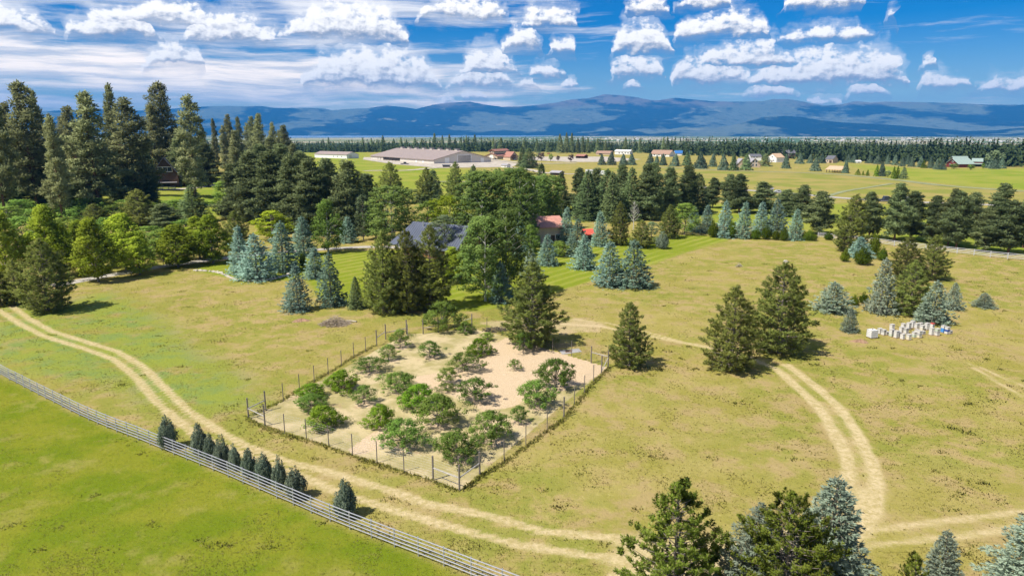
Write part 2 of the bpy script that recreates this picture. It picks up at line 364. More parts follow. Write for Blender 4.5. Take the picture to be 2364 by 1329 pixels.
G_MULCH = gpts([(924,802),(897,830),(853,859),(790,900),(720,930),(748,985),(841,932),(918,903),(993,825),(969,941),(1011,983),(879,986),(930,1033),(1134,1020),(1056,1061),(1196,976),(1022,762),(1281,895),(1240,939)])
G_JUNC = gpts([(1420,1238),(1750,1240),(1930,1180),(1960,1120),(2036,1130),(2040,1170),(2015,1235),(1940,1320),(1420,1345)])
G_FARG = gpts([(2060,413),(2364,441),(2600,450),(2600,385),(2300,390),(2130,391),(2000,381),(1950,377)])
G_BARNF = gpts([(690,352),(850,352),(860,372),(1000,386),(1260,405),(1240,430),(1000,475),(840,430),(700,380)])
G_BROWN = gpts([(1330,392),(1500,386),(1700,395),(1900,400),(2062,415),(2364,444),(2364,470),(1920,455),(1640,432),(1400,415)])
G_VERGE = gpts([(1000,525),(1500,505),(1900,535),(2364,590),(2600,600),(2600,500),(2000,470),(1500,470),(1000,470)])
G_KNOLL = gpts([(0,500),(160,520),(330,520),(520,500),(640,440),(560,405),(300,400),(0,420),(-300,430),(-300,560)])
def masks(X, Y):
    """what grows or lies at (x, y): two RGBA sets"""
    z = np.zeros(X.shape); tr = z.copy()
    for p, w, s in zip(G_RUTS, RW, RS):
        tr = np.maximum(tr, s*np.exp(-(poly_dist(X, Y, p)/w)**2))
    jn = soft_in(X, Y, G_JUNC, 2.2)*0.85; mid = np.zeros(X.shape)
    for a, b, s in ((0, 1, 0.24), (2, 3, 0.38), (4, 5, 0.28)):
        d = poly_dist(X, Y, G_RUTS[a])+poly_dist(X, Y, G_RUTS[b]); mid = np.maximum(mid, s*(1-sstep(1.9, 4.2, d)))
    tr = np.maximum(np.maximum(tr, jn), mid)
    lawn = soft_in(X, Y, G_LAWN, 0.9)*(np.hypot(X, Y) < 400)
    orch = soft_in(X, Y, G_ORCH, 0.35); chip = np.maximum(soft_in(X, Y, G_CHIP, 0.9), soft_in(X, Y, G_CHIP2, 0.5))
    for q in G_MULCH: chip = np.maximum(chip, 0.72*(1-sstep(0.7, 1.9, np.hypot(X-q.x-0.25, Y-q.y))))     # mulch rings under the trees
    chip = chip*orch
    past = soft_in(X, Y, G_PAST, 0.5)
    weed = soft_in(X, Y, G_WEED, 4.0); soil = np.maximum(soft_in(X, Y, G_SOIL, 2.5), 0.0)
    far = np.maximum(np.maximum(soft_in(X, Y, G_FARG, 6), soft_in(X, Y, G_BARNF, 10)), np.maximum(soft_in(X, Y, G_VERGE, 4), soft_in(X, Y, G_KNOLL, 8)))
    brown = soft_in(X, Y, G_BROWN, 10)
    far = np.where(np.hypot(X, Y) > 40, far, 0)
    return (np.stack([tr, lawn, orch, past], -1), np.stack([weed, np.maximum(soil, 0), far, brown], -1), chip)

def ground_color(t):
    """returns (colour, height) sockets of the meadow / track / orchard surface"""
    A = t.add('ShaderNodeAttribute', attribute_name='ma'); B = t.add('ShaderNodeAttribute', attribute_name='mb'); Cc = t.add('ShaderNodeAttribute', attribute_name='mc')
    sa = t.add('ShaderNodeSeparateColor'); t.put(sa.inputs[0], A.outputs['Color']); sb = t.add('ShaderNodeSeparateColor'); t.put(sb.inputs[0], B.outputs['Color'])
    track, lawn, orch, past = sa.outputs[0], sa.outputs[1], sa.outputs[2], A.outputs['Alpha']
    weed, soil, far, brown = sb.outputs[0], sb.outputs[1], sb.outputs[2], B.outputs['Alpha']; chip = Cc.outputs['Fac']
    g = t.add('ShaderNodeNewGeometry'); P = g.outputs['Position']
    nL = t.noise(P, 0.035, 3, 0.5); nM = t.noise(P, 0.16, 5, 0.6); nM2 = t.noise(t.vmath('ADD', P, (71, 13, 5)), 0.33, 5, 0.62)
    nF = t.noise(P, 1.9, 5, 0.65); nX = t.noise(P, 7.5, 3, 0.7)
    far_off = t.smooth(t.vmath('LENGTH', P), 250.0, 600.0)
    c = t.mix(t.smooth(nM, 0.36, 0.66), (0.280, 0.245, 0.056), (0.355, 0.290, 0.096))
    c = t.mix(t.math('MULTIPLY', t.smooth(nM2, 0.46, 0.66), 0.80), c, (0.365, 0.268, 0.122))              # seed heads
    c = t.mix(t.math('MULTIPLY', t.smooth(nL, 0.40, 0.58), t.smooth(nM2, 0.60, 0.38)), c, (0.235, 0.236, 0.046))  # greener patches
    c = t.mix(t.smooth(nF, 0.56, 0.74, 0.0, 0.6), c, (0.165, 0.165, 0.030)); c = t.mix(t.smooth(nF, 0.44, 0.27, 0.0, 0.55), c, (0.42, 0.355, 0.13))
    wc = t.mix(t.smooth(nM2, 0.42, 0.62), (0.235, 0.265, 0.045), (0.190, 0.245, 0.062))
    c = t.mix(t.math('MULTIPLY', weed, t.smooth(nM, 0.34, 0.52)), c, wc)
    pc = t.mix(t.smooth(nM, 0.38, 0.62), (0.140, 0.185, 0.012), (0.205, 0.215, 0.022)); pc = t.mix(t.smooth(nM2, 0.52, 0.72, 0, 0.75), pc, (0.27, 0.245, 0.06))
    pc = t.mix(t.smooth(nF, 0.52, 0.74, 0, 0.55), pc, (0.110, 0.140, 0.012)); c = t.mix(past, c, pc)
    # mowing stripes on the lawn run one way
    rot = t.add('ShaderNodeVectorRotate', rotation_type='Z_AXIS'); t.put(rot.inputs['Vector'], P); rot.inputs['Angle'].default_value = math.radians(-52)
    sx = t.add('ShaderNodeSeparateXYZ'); t.put(sx.inputs[0], rot.outputs[0])
    st = t.math('SINE', t.math('ADD', t.math('MULTIPLY', sx.outputs[1], 2.1), t.math('MULTIPLY', nM, 3.0)))
    lc = t.mix(t.math('MULTIPLY', t.smooth(st, -0.2, 0.9), t.smooth(nL, 0.3, 0.6)), (0.195, 0.235, 0.022), (0.275, 0.290, 0.050)); lc = t.mix(t.smooth(nM2, 0.52, 0.72, 0, 0.7), lc, (0.29, 0.265, 0.06))
    c = t.mix(lawn, c, lc)
    fc = t.mix(t.smooth(nL, 0.38, 0.6), (0.200, 0.255, 0.030), (0.275, 0.285, 0.050)); c = t.mix(t.math('MULTIPLY', far, t.smooth(nM, 0.2, 0.5)), c, fc)
    bc = t.mix(t.smooth(nL, 0.4, 0.62), (0.320, 0.265, 0.085), (0.225, 0.235, 0.050)); c = t.mix(brown, c, bc)
    # bare soil, wheel tracks
    dirt = t.mix(t.smooth(nF, 0.34, 0.68), (0.57, 0.455, 0.255), (0.39, 0.31, 0.13)); dirt = t.mix(t.smooth(nX, 0.56, 0.74, 0, 0.5), dirt, (0.64, 0.54, 0.33))
    edge = t.math('ADD', t.math('ADD', t.math('MULTIPLY', t.math('SUBTRACT', nF, 0.5), 1.0), t.math('MULTIPLY', t.math('SUBTRACT', nM2, 0.5), 0.55)), t.math('MULTIPLY', t.math('SUBTRACT', nX, 0.5), 0.6))
    c = t.mix(t.math('MULTIPLY', t.smooth(t.math('ADD', track, edge), 0.22, 0.74), 0.95), c, dirt)
    c = t.mix(t.math('MULTIPLY', t.smooth(t.math('ADD', soil, t.math('MULTIPLY', t.math('SUBTRACT', nM2, 0.5), 2.2)), 0.35, 0.9), 0.6), c, (0.52, 0.40, 0.235))
    # orchard floor: straw-pale mown grass, then chips
    oc = t.mix(t.smooth(nM2, 0.36, 0.62), (0.35, 0.30, 0.125), (0.53, 0.425, 0.24)); oc = t.mix(t.smooth(nF, 0.54, 0.72, 0, 0.7), oc, (0.34, 0.285, 0.13))
    oc = t.mix(t.smooth(t.noise(t.vmath('ADD', P, (9, 31, 2)), 0.42, 4), 0.60, 0.72, 0, 0.65), oc, (0.40, 0.275, 0.17))
    ch = t.mix(t.smooth(nX, 0.35, 0.68), (0.64, 0.49, 0.32), (0.46, 0.335, 0.20)); ch = t.mix(t.smooth(nF, 0.55, 0.75, 0, 0.5), ch, (0.68, 0.55, 0.39))
    oc = t.mix(t.smooth(t.math('ADD', chip, edge), 0.36, 0.62), oc, ch)
    c = t.mix(t.smooth(t.math('ADD', orch, t.math('MULTIPLY', edge, 0.6)), 0.35, 0.62), c, oc)
    # the far valley floor: parcels of crop, hay and stubble
    vo = t.add('ShaderNodeTexVoronoi', feature='F1', voronoi_dimensions='2D', distance='CHEBYCHEV'); t.put(vo.inputs['Vector'], P); vo.inputs['Scale'].default_value = 0.0016
    sv = t.add('ShaderNodeSeparateColor'); t.put(sv.inputs[0], vo.outputs['Color'])
    vc = t.mix(t.smooth(sv.outputs[0], 0.35, 0.65), (0.11, 0.16, 0.045), (0.25, 0.25, 0.10)); vc = t.mix(t.smooth(sv.outputs[1], 0.7, 0.75), vc, (0.38, 0.34, 0.2))
    c = t.mix(t.smooth(t.vmath('LENGTH', P), 2600.0, 4200.0), c, vc)
    h = t.math('ADD', t.math('MULTIPLY', nF, 0.12), t.math('MULTIPLY', nX, 0.05))
    return c, t.math('MULTIPLY', h, t.math('SUBTRACT', 1.0, far_off))
def ground_mat(name, bump=0.9, tint=False):
    m, t, out = mat_new(name); c, h = ground_color(t)
    if tint:
        a = t.add('ShaderNodeAttribute', attribute_name='tint')
        c = t.mix(0.25, c, (0.75, 0.66, 0.25)); c = t.mix(t.smooth(a.outputs['Fac'], 0.5, 1.0, 0, 0.5), c, (0.62, 0.52, 0.22)); c = t.mix(t.smooth(a.outputs['Fac'], 0.5, 0.0, 0, 0.5), c, (0.25, 0.31, 0.035))
    b = t.add('ShaderNodeBsdfDiffuse'); t.put(b.inputs['Color'], c)
    if tint: b.inputs['Normal'].default_value = (0, 0, 1)
    if tint: cn = t.add('ShaderNodeCombineXYZ'); cn.inputs[2].default_value = 1.0; t.put(b.inputs['Normal'], cn.outputs[0])
    if bump:
        bn = t.add('ShaderNodeBump'); bn.inputs['Strength'].default_value = bump; bn.inputs['Distance'].default_value = 1.0; t.put(bn.inputs['Height'], h); t.put(b.inputs['Normal'], bn.outputs[0])
    sh = b.outputs[0]
    if tint:
        tl = t.add('ShaderNodeBsdfTranslucent'); t.put(tl.inputs[0], c); mx = t.add('ShaderNodeMixShader'); mx.inputs[0].default_value = 0.5; t.put(mx.inputs[1], sh); t.put(mx.inputs[2], tl.outputs[0]); sh = mx.outputs[0]
    t.put(out.inputs[0], sh); return m
M['ground'] = ground_mat('meadow')
M['grass'] = ground_mat('grass_blades', 0, True)
def axis(lo, hi, step, end_lo, end_hi, g):
    a = list(np.arange(lo, hi+1e-6, step)); s = step; v = hi; up = []
    while v < end_hi: s *= g; v += s; up.append(min(v, end_hi))
    s = step; v = lo; dn = []
    while v > end_lo: s *= g; v -= s; dn.append(max(v, end_lo))
    return np.array(dn[::-1]+a+up)
GX = axis(-100, 118, 0.6, -22000, 22000, 1.075); GY = axis(36, 172, 0.6, -1500, 21000, 1.055)
XX, YY = np.meshgrid(GX, GY); ZZ = terrain(XX, YY)
ma, mb, mc = masks(XX, YY)
nx, ny = len(GX), len(GY)
idx = np.arange(nx*ny).reshape(ny, nx)
QUAD = np.stack([idx[:-1, :-1], idx[:-1, 1:], idx[1:, 1:], idx[1:, :-1]], -1).reshape(-1, 4)
GV = np.stack([XX, YY, ZZ], -1).reshape(-1, 3)
GA, GB, GC = ma.reshape(-1, 4), mb.reshape(-1, 4), mc.reshape(-1)
tag(link('ground', new_mesh('ground', GV, QUAD, [M['ground']], dict(ma=GA, mb=GB, mc=GC), smooth=True)), kind='structure')
def overlay(name, sel, lift):
    """a sheet laid over the ground where sel (per vertex) holds"""
    q = QUAD[sel[QUAD].any(1)]; used = np.unique(q); mp = np.zeros(len(GV), int); mp[used] = np.arange(len(used))
    v = GV[used].copy(); v[:, 2] += lift
    tag(link(name, new_mesh(name, v, mp[q], [M['ground']], dict(ma=GA[used], mb=GB[used], mc=GC[used]), smooth=True)), kind='structure')
near = (GV[:, 0] > -100) & (GV[:, 0] < 118) & (GV[:, 1] > 36) & (GV[:, 1] < 172)
overlay('lawn', (GA[:, 1] > 0.3) & near, 0.006)
overlay('orchard_floor', (GA[:, 2] > 0.3) & near, 0.012)
overlay('dirt_track', (GA[:, 0] > 0.16) & near, 0.018)

def ribbon(name, px, width, mat, lift=0.03, n=6, step=3.0):
    """a road laid along points of the ground"""
    P = gpts(px); pts = []
    for a, b in zip(P[:-1], P[1:]):
        k = max(1, int((b-a).length/step)); pts += [a.lerp(b, i/k) for i in range(k)]
    pts.append(P[-1])
    for _ in range(3): pts = [pts[0]]+[(pts[i-1]+pts[i]*2+pts[i+1])/4 for i in range(1, len(pts)-1)]+[pts[-1]]
    v = []; f = []
    for i, p in enumerate(pts):
        t = (pts[min(i+1, len(pts)-1)]-pts[max(i-1, 0)]); t.z = 0; t.normalize(); s = Vector((t.y, -t.x, 0))
        for k in range(n+1):
            q = p+s*width*(k/n-0.5)*(1+0.06*math.sin(i*1.7+k)); v.append((q.x, q.y, float(terrain(q.x, q.y))+lift+0.02*(1-abs(2*k/n-1))))
    for i in range(len(pts)-1):
        for k in range(n): a = i*(n+1)+k; f.append([a, a+1, a+n+2, a+n+1])
    return tag(link(name, new_mesh(name, v, f, [mat], smooth=True)), kind='structure')
M['gravel'] = plain('gravel', (0.42, 0.38, 0.33), 0.95, 0.22, 1.2, bump=0.4)
M['yard'] = plain('yard', (0.46, 0.40, 0.32), 0.95, 0.2, 0.15)
M['verge'] = plain('verge', (0.25, 0.265, 0.13), 0.95, 0.25, 0.2)
ribbon('driveway', [(120,660),(169,651),(256,635),(358,617),(460,603),(542,593),(620,585),(720,577),(799,571.5),(868,568),(930,572)], 3.4, M['gravel'], 0.05)
ribbon('gravel_road', [(1600,431),(1656,435),(1735,440),(1833,447),(1925,456.5),(2026,463.5),(2141,468),(2364,476),(2600,484)], 6.0, M['gravel'], 0.12, step=8)
ribbon('grass_verge', [(1500,385),(1700,395),(1850,398.5),(1930,402),(2057,414),(2175,429),(2364,442),(2600,455)], 7.0, M['verge'], 0.12, step=8)
ribbon('ditch_path', [(1905,455),(1950,441),(2000,434),(2060,424)], 3.0, M['verge'], 0.14, step=8)
ribbon('farm_lane', [(840,395),(880,393),(930,395),(1010,387),(1080,386),(1150,384),(1220,391),(1260,401),(1330,402)], 7.0, M['yard'], 0.16, step=8)
ribbon('field_track', [(985,420),(1060,418),(1130,423)], 3.0, M['yard'], 0.14, step=8)
ribbon('forest_lane', [(330,440),(420,438),(500,428),(545,423),(600,420)], 4.0, M['yard'], 0.15, step=6)
ribbon('farm_road', [(1130,368),(1180,374),(1240,378),(1330,377)], 10.0, M['yard'], 0.16, step=10)
def yard(name, px, lift):
    p = gpts(px); tag(link(name, new_mesh(name, [(q.x, q.y, q.z+lift) for q in p], [list(range(len(p)))], [M['yard']])), kind='structure')
yard('farmyard', [(838,368.5),(905,379),(1015,388),(1180,386),(1200,378),(1140,371),(1000,366),(840,363)], 0.1)
yard('paddock', [(1215,370),(1310,374),(1420,374),(1480,368),(1400,362),(1230,362)], 0.1)

# ------------------------------------------------------------------ mountains, lake, town
def mountains(name, prof, r_foot, r_top, r_back, z_foot, mat, seed, amp):
    az0, az1 = -48.0, 48.0; nA, nR = 520, 64
    A = np.linspace(az0, az1, nA); pxs = np.array([p[0] for p in prof], float); pys = np.array([p[1] for p in prof], float)
    X = CX+FPX*np.tan(np.radians(A))*1.0
    # elevation of the skyline for each bearing
    xs = (pxs-CX)/FPX; yv = (CY-pys)/FPX; c, s = math.cos(PITCH), math.sin(PITCH)
    dx, dy, dz = xs, c+yv*s, -s+yv*c; paz = np.degrees(np.arctan2(dx, dy)); pel = dz/np.hypot(dx, dy)
    E = np.interp(A, paz, pel); E = E+0.0005*(fbm(A*3.1, A*0+seed, 4, seed)-0.5)
    S = np.concatenate([np.linspace(0, 1, nR-8), np.linspace(1.08, 1.8, 8)])
    R = np.where(S[:, None] <= 1, r_foot+(r_top-r_foot)*S[:, None]+0*A[None], r_top+(r_back-r_top)*(S[:, None]-1)/0.8)
    top = CAMH+E*r_top
    az_km = A[None]*r_top/57.3/1000; r_km = R/1000
    spur = 1-np.abs(2*fbm(az_km*0.42+0.25*r_km, r_km*0.20, 5, seed+3)-1); n2 = fbm(az_km*0.9, r_km*0.9, 5, seed+9)
    Sx = np.clip(S, 0, 1)[:, None]
    body = np.clip(0.62*Sx**0.9+0.38*Sx**2.2, 0, 1)
    mid = np.clip(4*Sx*(1-Sx), 0, 1)
    h = body*(1-mid*0.62*(1-spur))+mid*amp*(n2-0.5)
    Z = z_foot+(top[None]-z_foot)*np.clip(h, 0, 1.0)
    cap = CAMH+(E[None]*0.985)*R; Z = np.where(Sx < 0.985, np.minimum(Z, np.maximum(cap, z_foot)), Z)
    back = np.clip((S[:, None]-1)/0.8, 0, 1); Z = np.where(S[:, None] > 1, Z*(1-back)+z_foot*back, Z)
    Z[0] = z_foot-8
    a = np.radians(A)[None]; V = np.stack([R*np.sin(a), R*np.cos(a), Z], -1).reshape(-1, 3)
    n = len(S); ii = np.arange(n*nA).reshape(n, nA)
    Q = np.stack([ii[:-1, :-1], ii[:-1, 1:], ii[1:, 1:], ii[1:, :-1]], -1).reshape(-1, 4)
    return tag(link(name, new_mesh(name, V, Q, [mat], smooth=True)), kind='structure')
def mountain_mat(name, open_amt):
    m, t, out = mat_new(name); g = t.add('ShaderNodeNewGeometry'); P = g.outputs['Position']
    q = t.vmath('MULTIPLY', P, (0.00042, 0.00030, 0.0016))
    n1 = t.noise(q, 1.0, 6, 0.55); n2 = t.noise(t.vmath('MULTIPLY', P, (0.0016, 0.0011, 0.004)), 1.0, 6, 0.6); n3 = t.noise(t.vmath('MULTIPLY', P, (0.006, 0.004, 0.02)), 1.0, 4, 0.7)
    forest = t.mix(t.smooth(t.math('MULTIPLY_ADD', t.math('SUBTRACT', n2, 0.5), 0.22, n1), 0.485, 0.545), (0.003, 0.014, 0.020), (0.125, 0.150, 0.110))  # dark bluish patches: cloud shadows and haze tint painted into the forest colour
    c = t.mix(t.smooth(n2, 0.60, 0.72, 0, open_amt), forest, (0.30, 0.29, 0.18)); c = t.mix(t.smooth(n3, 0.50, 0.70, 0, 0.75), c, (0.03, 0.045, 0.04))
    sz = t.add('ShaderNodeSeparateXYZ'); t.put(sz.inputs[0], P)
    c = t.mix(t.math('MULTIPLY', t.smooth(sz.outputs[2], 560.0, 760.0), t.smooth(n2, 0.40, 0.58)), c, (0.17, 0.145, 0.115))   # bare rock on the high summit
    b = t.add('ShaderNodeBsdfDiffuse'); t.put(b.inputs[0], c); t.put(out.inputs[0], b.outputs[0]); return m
SKYLINE = [(-900,262),(-400,255),(0,262),(200,252),(330,256),(450,247),(520,245),(560,246),(600,245),(640,250),(700,249),(745,250),(765,255),(800,252),(850,250),(890,244),(930,247),(960,252),(1000,242),(1040,237),(1085,235),(1120,242),(1160,247),(1200,246),(1240,243),(1290,236),(1320,230),(1360,227),(1395,218),(1430,220),(1470,225),(1500,231),(1520,232),(1560,226),(1600,230),(1640,234),(1700,235),(1760,234),(1785,229),(1820,229),(1860,236),(1900,244),(1940,242),(1975,234),(2010,237),(2045,235),(2100,236),(2160,237),(2220,239),(2280,242),(2364,242),(2600,238),(2900,246),(3400,250)]
FOOT = [(-900,330),(1000,328),(1250,316),(1350,306),(1430,300),(1500,306),(1580,293),(1650,296),(1700,287),(1760,271),(1815,268),(1850,271),(1900,279),(1960,284),(2050,288),(2150,296),(2230,303),(2300,301),(2364,294),(2500,290),(3400,300)]
mountains('mountain_range', SKYLINE, 14500, 18000, 20500, -36, mountain_mat('forest_cloud_shade_range', 0.8), 3, 0.26)
mountains('foothills', FOOT, 12300, 13600, 14600, -36, mountain_mat('forest_cloud_shade_foothills', 0.6), 8, 0.12)
m, t, out = mat_new('lake_water'); b = t.add('ShaderNodeBsdfPrincipled'); b.inputs['Base Color'].default_value = (0.16, 0.27, 0.40, 1); b.inputs['Roughness'].default_value = 0.35
bn = t.add('ShaderNodeBump'); bn.inputs['Strength'].default_value = 0.6; g = t.add('ShaderNodeNewGeometry'); t.put(bn.inputs['Height'], t.noise(g.outputs['Position'], 0.02, 4)); t.put(b.inputs['Normal'], bn.outputs[0]); t.put(out.inputs[0], b.outputs[0])
lk = []
for px, r in [(560,8900),(690,8700),(820,8900),(950,9300),(1080,9600),(1200,10400),(1290,11800),(1230,14300),(1000,14400),(800,14400),(560,14400)]:
    d = pix_dir(px, 315); a = math.atan2(d.x, d.y); lk.append((r*math.sin(a), r*math.cos(a), -34.3))
tag(link('lake', new_mesh('lake', lk, [list(range(len(lk)))], [m])), kind='structure')

# haze over the valley: one closed box of thin air round everything
bx = MB().box((0, 9500, 480), (46000, 23000, 1060))
m, t, out = mat_new('haze_air'); pv = t.add('ShaderNodeVolumePrincipled'); pv.inputs['Color'].default_value = (0.07, 0.41, 1.0, 1); pv.inputs['Density'].default_value = 5.6e-5; pv.inputs['Anisotropy'].default_value = 0.0
t.put(out.inputs['Volume'], pv.outputs[0])
tag(bx.build('haze', m), 'thin blue haze over the valley and far mountains', 'haze', kind='stuff')
# ------------------------------------------------------------------ tree builders (meshes are shared between copies)
def unit(v): return v/np.maximum(np.linalg.norm(v, axis=-1, keepdims=True), 1e-9)
def blades(C, D, L, Wd, rng):
    """narrow leaf blades starting at C and pointing along D"""
    n = len(C); D = unit(D); S = unit(np.cross(D, unit(rng.normal(size=(n, 3))))); L = np.broadcast_to(L, n)[:, None]; Wd = np.broadcast_to(Wd, n)[:, None]
    m = C+D*L*0.5
    return np.stack([C, m+S*Wd/2, C+D*L, m-S*Wd/2], 1).reshape(-1, 3)
def leaves(C, N, L, Wd, rng):
    """leaf quads centred at C facing N"""
    n = len(C); N = unit(N); T = unit(np.cross(N, rng.normal(size=(n, 3)))); B = np.cross(N, T); L = np.broadcast_to(L, n)[:, None]; Wd = np.broadcast_to(Wd, n)[:, None]
    return np.stack([C-T*L/2, C+B*Wd/2+N*Wd*0.12, C+T*L/2, C-B*Wd/2+N*Wd*0.12], 1).reshape(-1, 3)
def crown_mesh(name, V, tint, mat, N=None):
    """N: which way the tuft that each leaf belongs to faces"""
    n = len(V)//4; F = np.arange(4*n).reshape(n, 4)
    return new_mesh(name, V, F, [mat], dict(tint=np.repeat(tint, 4), nrm=np.repeat(unit(N), 4, 0)))
def clumps(C, R, k, size, rng, up=0.35, flat=1.0, asp=0.62, needle=False):
    """k leaves spread through each of the clumps at C with radius R"""
    n = len(C); d = unit(rng.normal(size=(n, k, 3))); d[..., 2] = d[..., 2]*0.9+0.12
    r = rng.random((n, k, 1))**0.45; off = d*r*R[:, None, None]; off[..., 2] *= flat
    P = (C[:, None]+off).reshape(-1, 3); D = (d+rng.normal(size=d.shape)*0.55+np.array([0, 0, up])).reshape(-1, 3)
    sz = size*(0.7+0.6*rng.random(len(P)))
    tn = np.clip(np.repeat(rng.random(n), k)*0.55+rng.random(n*k)*0.3+0.22*r.reshape(-1), 0, 1)
    V = blades(P, D, sz*1.5, sz*asp, rng) if needle else leaves(P, D, sz, sz*asp, rng)
    out = unit(C*np.array([1, 1, 0])+1e-6); N = (d*0.95+out[:, None]*0.45+np.array([0, 0, 0.25])).reshape(-1, 3)+rng.normal(size=(n*k, 3))*0.12
    return V, tn, N
def trunk_mesh(name, H, r0, limbs, mat, top=1.0, bend=0.02, seed=0):
    rr = random.Random(seed); mb = MB(); n = 7
    pts = [(math.sin(i*1.3+seed)*bend*H*i/n*0.4, math.cos(i*1.7+seed)*bend*H*i/n*0.4, H*top*i/n) for i in range(n+1)]
    mb.tube([(pts[0][0], pts[0][1], -0.25)]+pts, [r0*1.35]+[r0*(1.12 if i == 0 else 1)*(1-0.88*i/n) for i in range(n+1)], 7)
    for (a, b, c, r) in limbs: mb.tube([a, b, c], [r, r*0.7, r*0.25], 4, cap=False)
    return mb.mesh(name, mat, smooth=True)

def make_spruce(name, seed, mat, H=10.0, R=2.5, size=1.0, dense=1.0, droop=0.16, low=0.0, bark='bark_grey', whorl=0.42):
    rng = np.random.default_rng(seed); Vs = []; Ts = []; Ns = []; limbs = []
    nz = int(H/whorl); side = 0.85+0.3*rng.random(12)
    for i in range(nz):
        f = i/nz; z = H*(low+0.015+(0.97-low)*f)
        rad = R*(1-f)**0.86*(0.88+0.24*rng.random())+0.12
        nb = int((7+5*(1-f))*dense)
        a0 = rng.random()*6.28
        for b in range(nb):
            a = a0+6.283*b/nb+rng.normal()*0.16; L = rad*(0.78+0.34*rng.random())*side[int(a/6.283*12) % 12]
            dirx = np.array([math.cos(a), math.sin(a), 0]); lat = np.array([-math.sin(a), math.cos(a), 0])
            m = max(4, int(L*6.5*dense/size)); s = 0.12+0.88*rng.random(m)**0.72; w = (rng.random(m)-0.5)*0.72*L*(1.08-s)*1.2
            rise = 0.10-0.10*(1-f)+0.5*f
            zz = L*(rise*s-droop*(1.25-f)*s**1.7+0.16*s**4)+rng.normal(size=m)*0.045-np.abs(w)*0.10
            C = np.array([0, 0, z])+dirx*(L*s)[:, None]+lat*w[:, None]; C[:, 2] += zz
            k = 4; Ck = np.repeat(C, k, 0)+rng.normal(size=(m*k, 3))*0.035
            D = np.repeat(dirx[None]*0.9+lat[None]*np.sign(w)[:, None]*0.55, k, 0)+rng.normal(size=(m*k, 3))*0.42+np.array([0, 0, 0.05+0.5*f])
            sz = 0.25*size*(0.75+0.5*rng.random(m*k))
            Vs.append(blades(Ck, D, sz*1.35, sz*0.46, rng)); Ts.append(np.clip(np.repeat(0.15+0.55*s+0.25*rng.random(m), k)+rng.normal(size=m*k)*0.12, 0, 1))
            Ns.append(np.repeat(dirx[None]*0.62+lat[None]*(w/(0.4*L))[:, None]*0.25+np.array([0, 0, 1])*(0.25+0.75*rng.random(m))[:, None], k, 0)+rng.normal(size=(m*k, 3))*0.22)
            if b % 2 == 0 and f < 0.9: limbs.append(((0, 0, z), tuple(dirx*L*0.4+np.array([0, 0, z])), tuple(dirx*L*0.75+np.array([0, 0, z-0.06*L])), 0.035*(1-f)+0.012))
    # leader
    C = np.stack([rng.normal(size=60)*0.05, rng.normal(size=60)*0.05, H*(0.95+0.06*rng.random(60))], -1); D = rng.normal(size=(60, 3))*0.5+np.array([0, 0, 0.9])
    Vs.append(blades(C, D, 0.24*size, 0.09*size, rng)); Ts.append(rng.random(60)*0.5+0.4); Ns.append(D)
    return (crown_mesh('crown', np.concatenate(Vs), np.concatenate(Ts), mat, np.concatenate(Ns)), trunk_mesh('trunk', H, 0.17, limbs, M[bark], 0.98, 0, seed), H, 2*R*0.83)

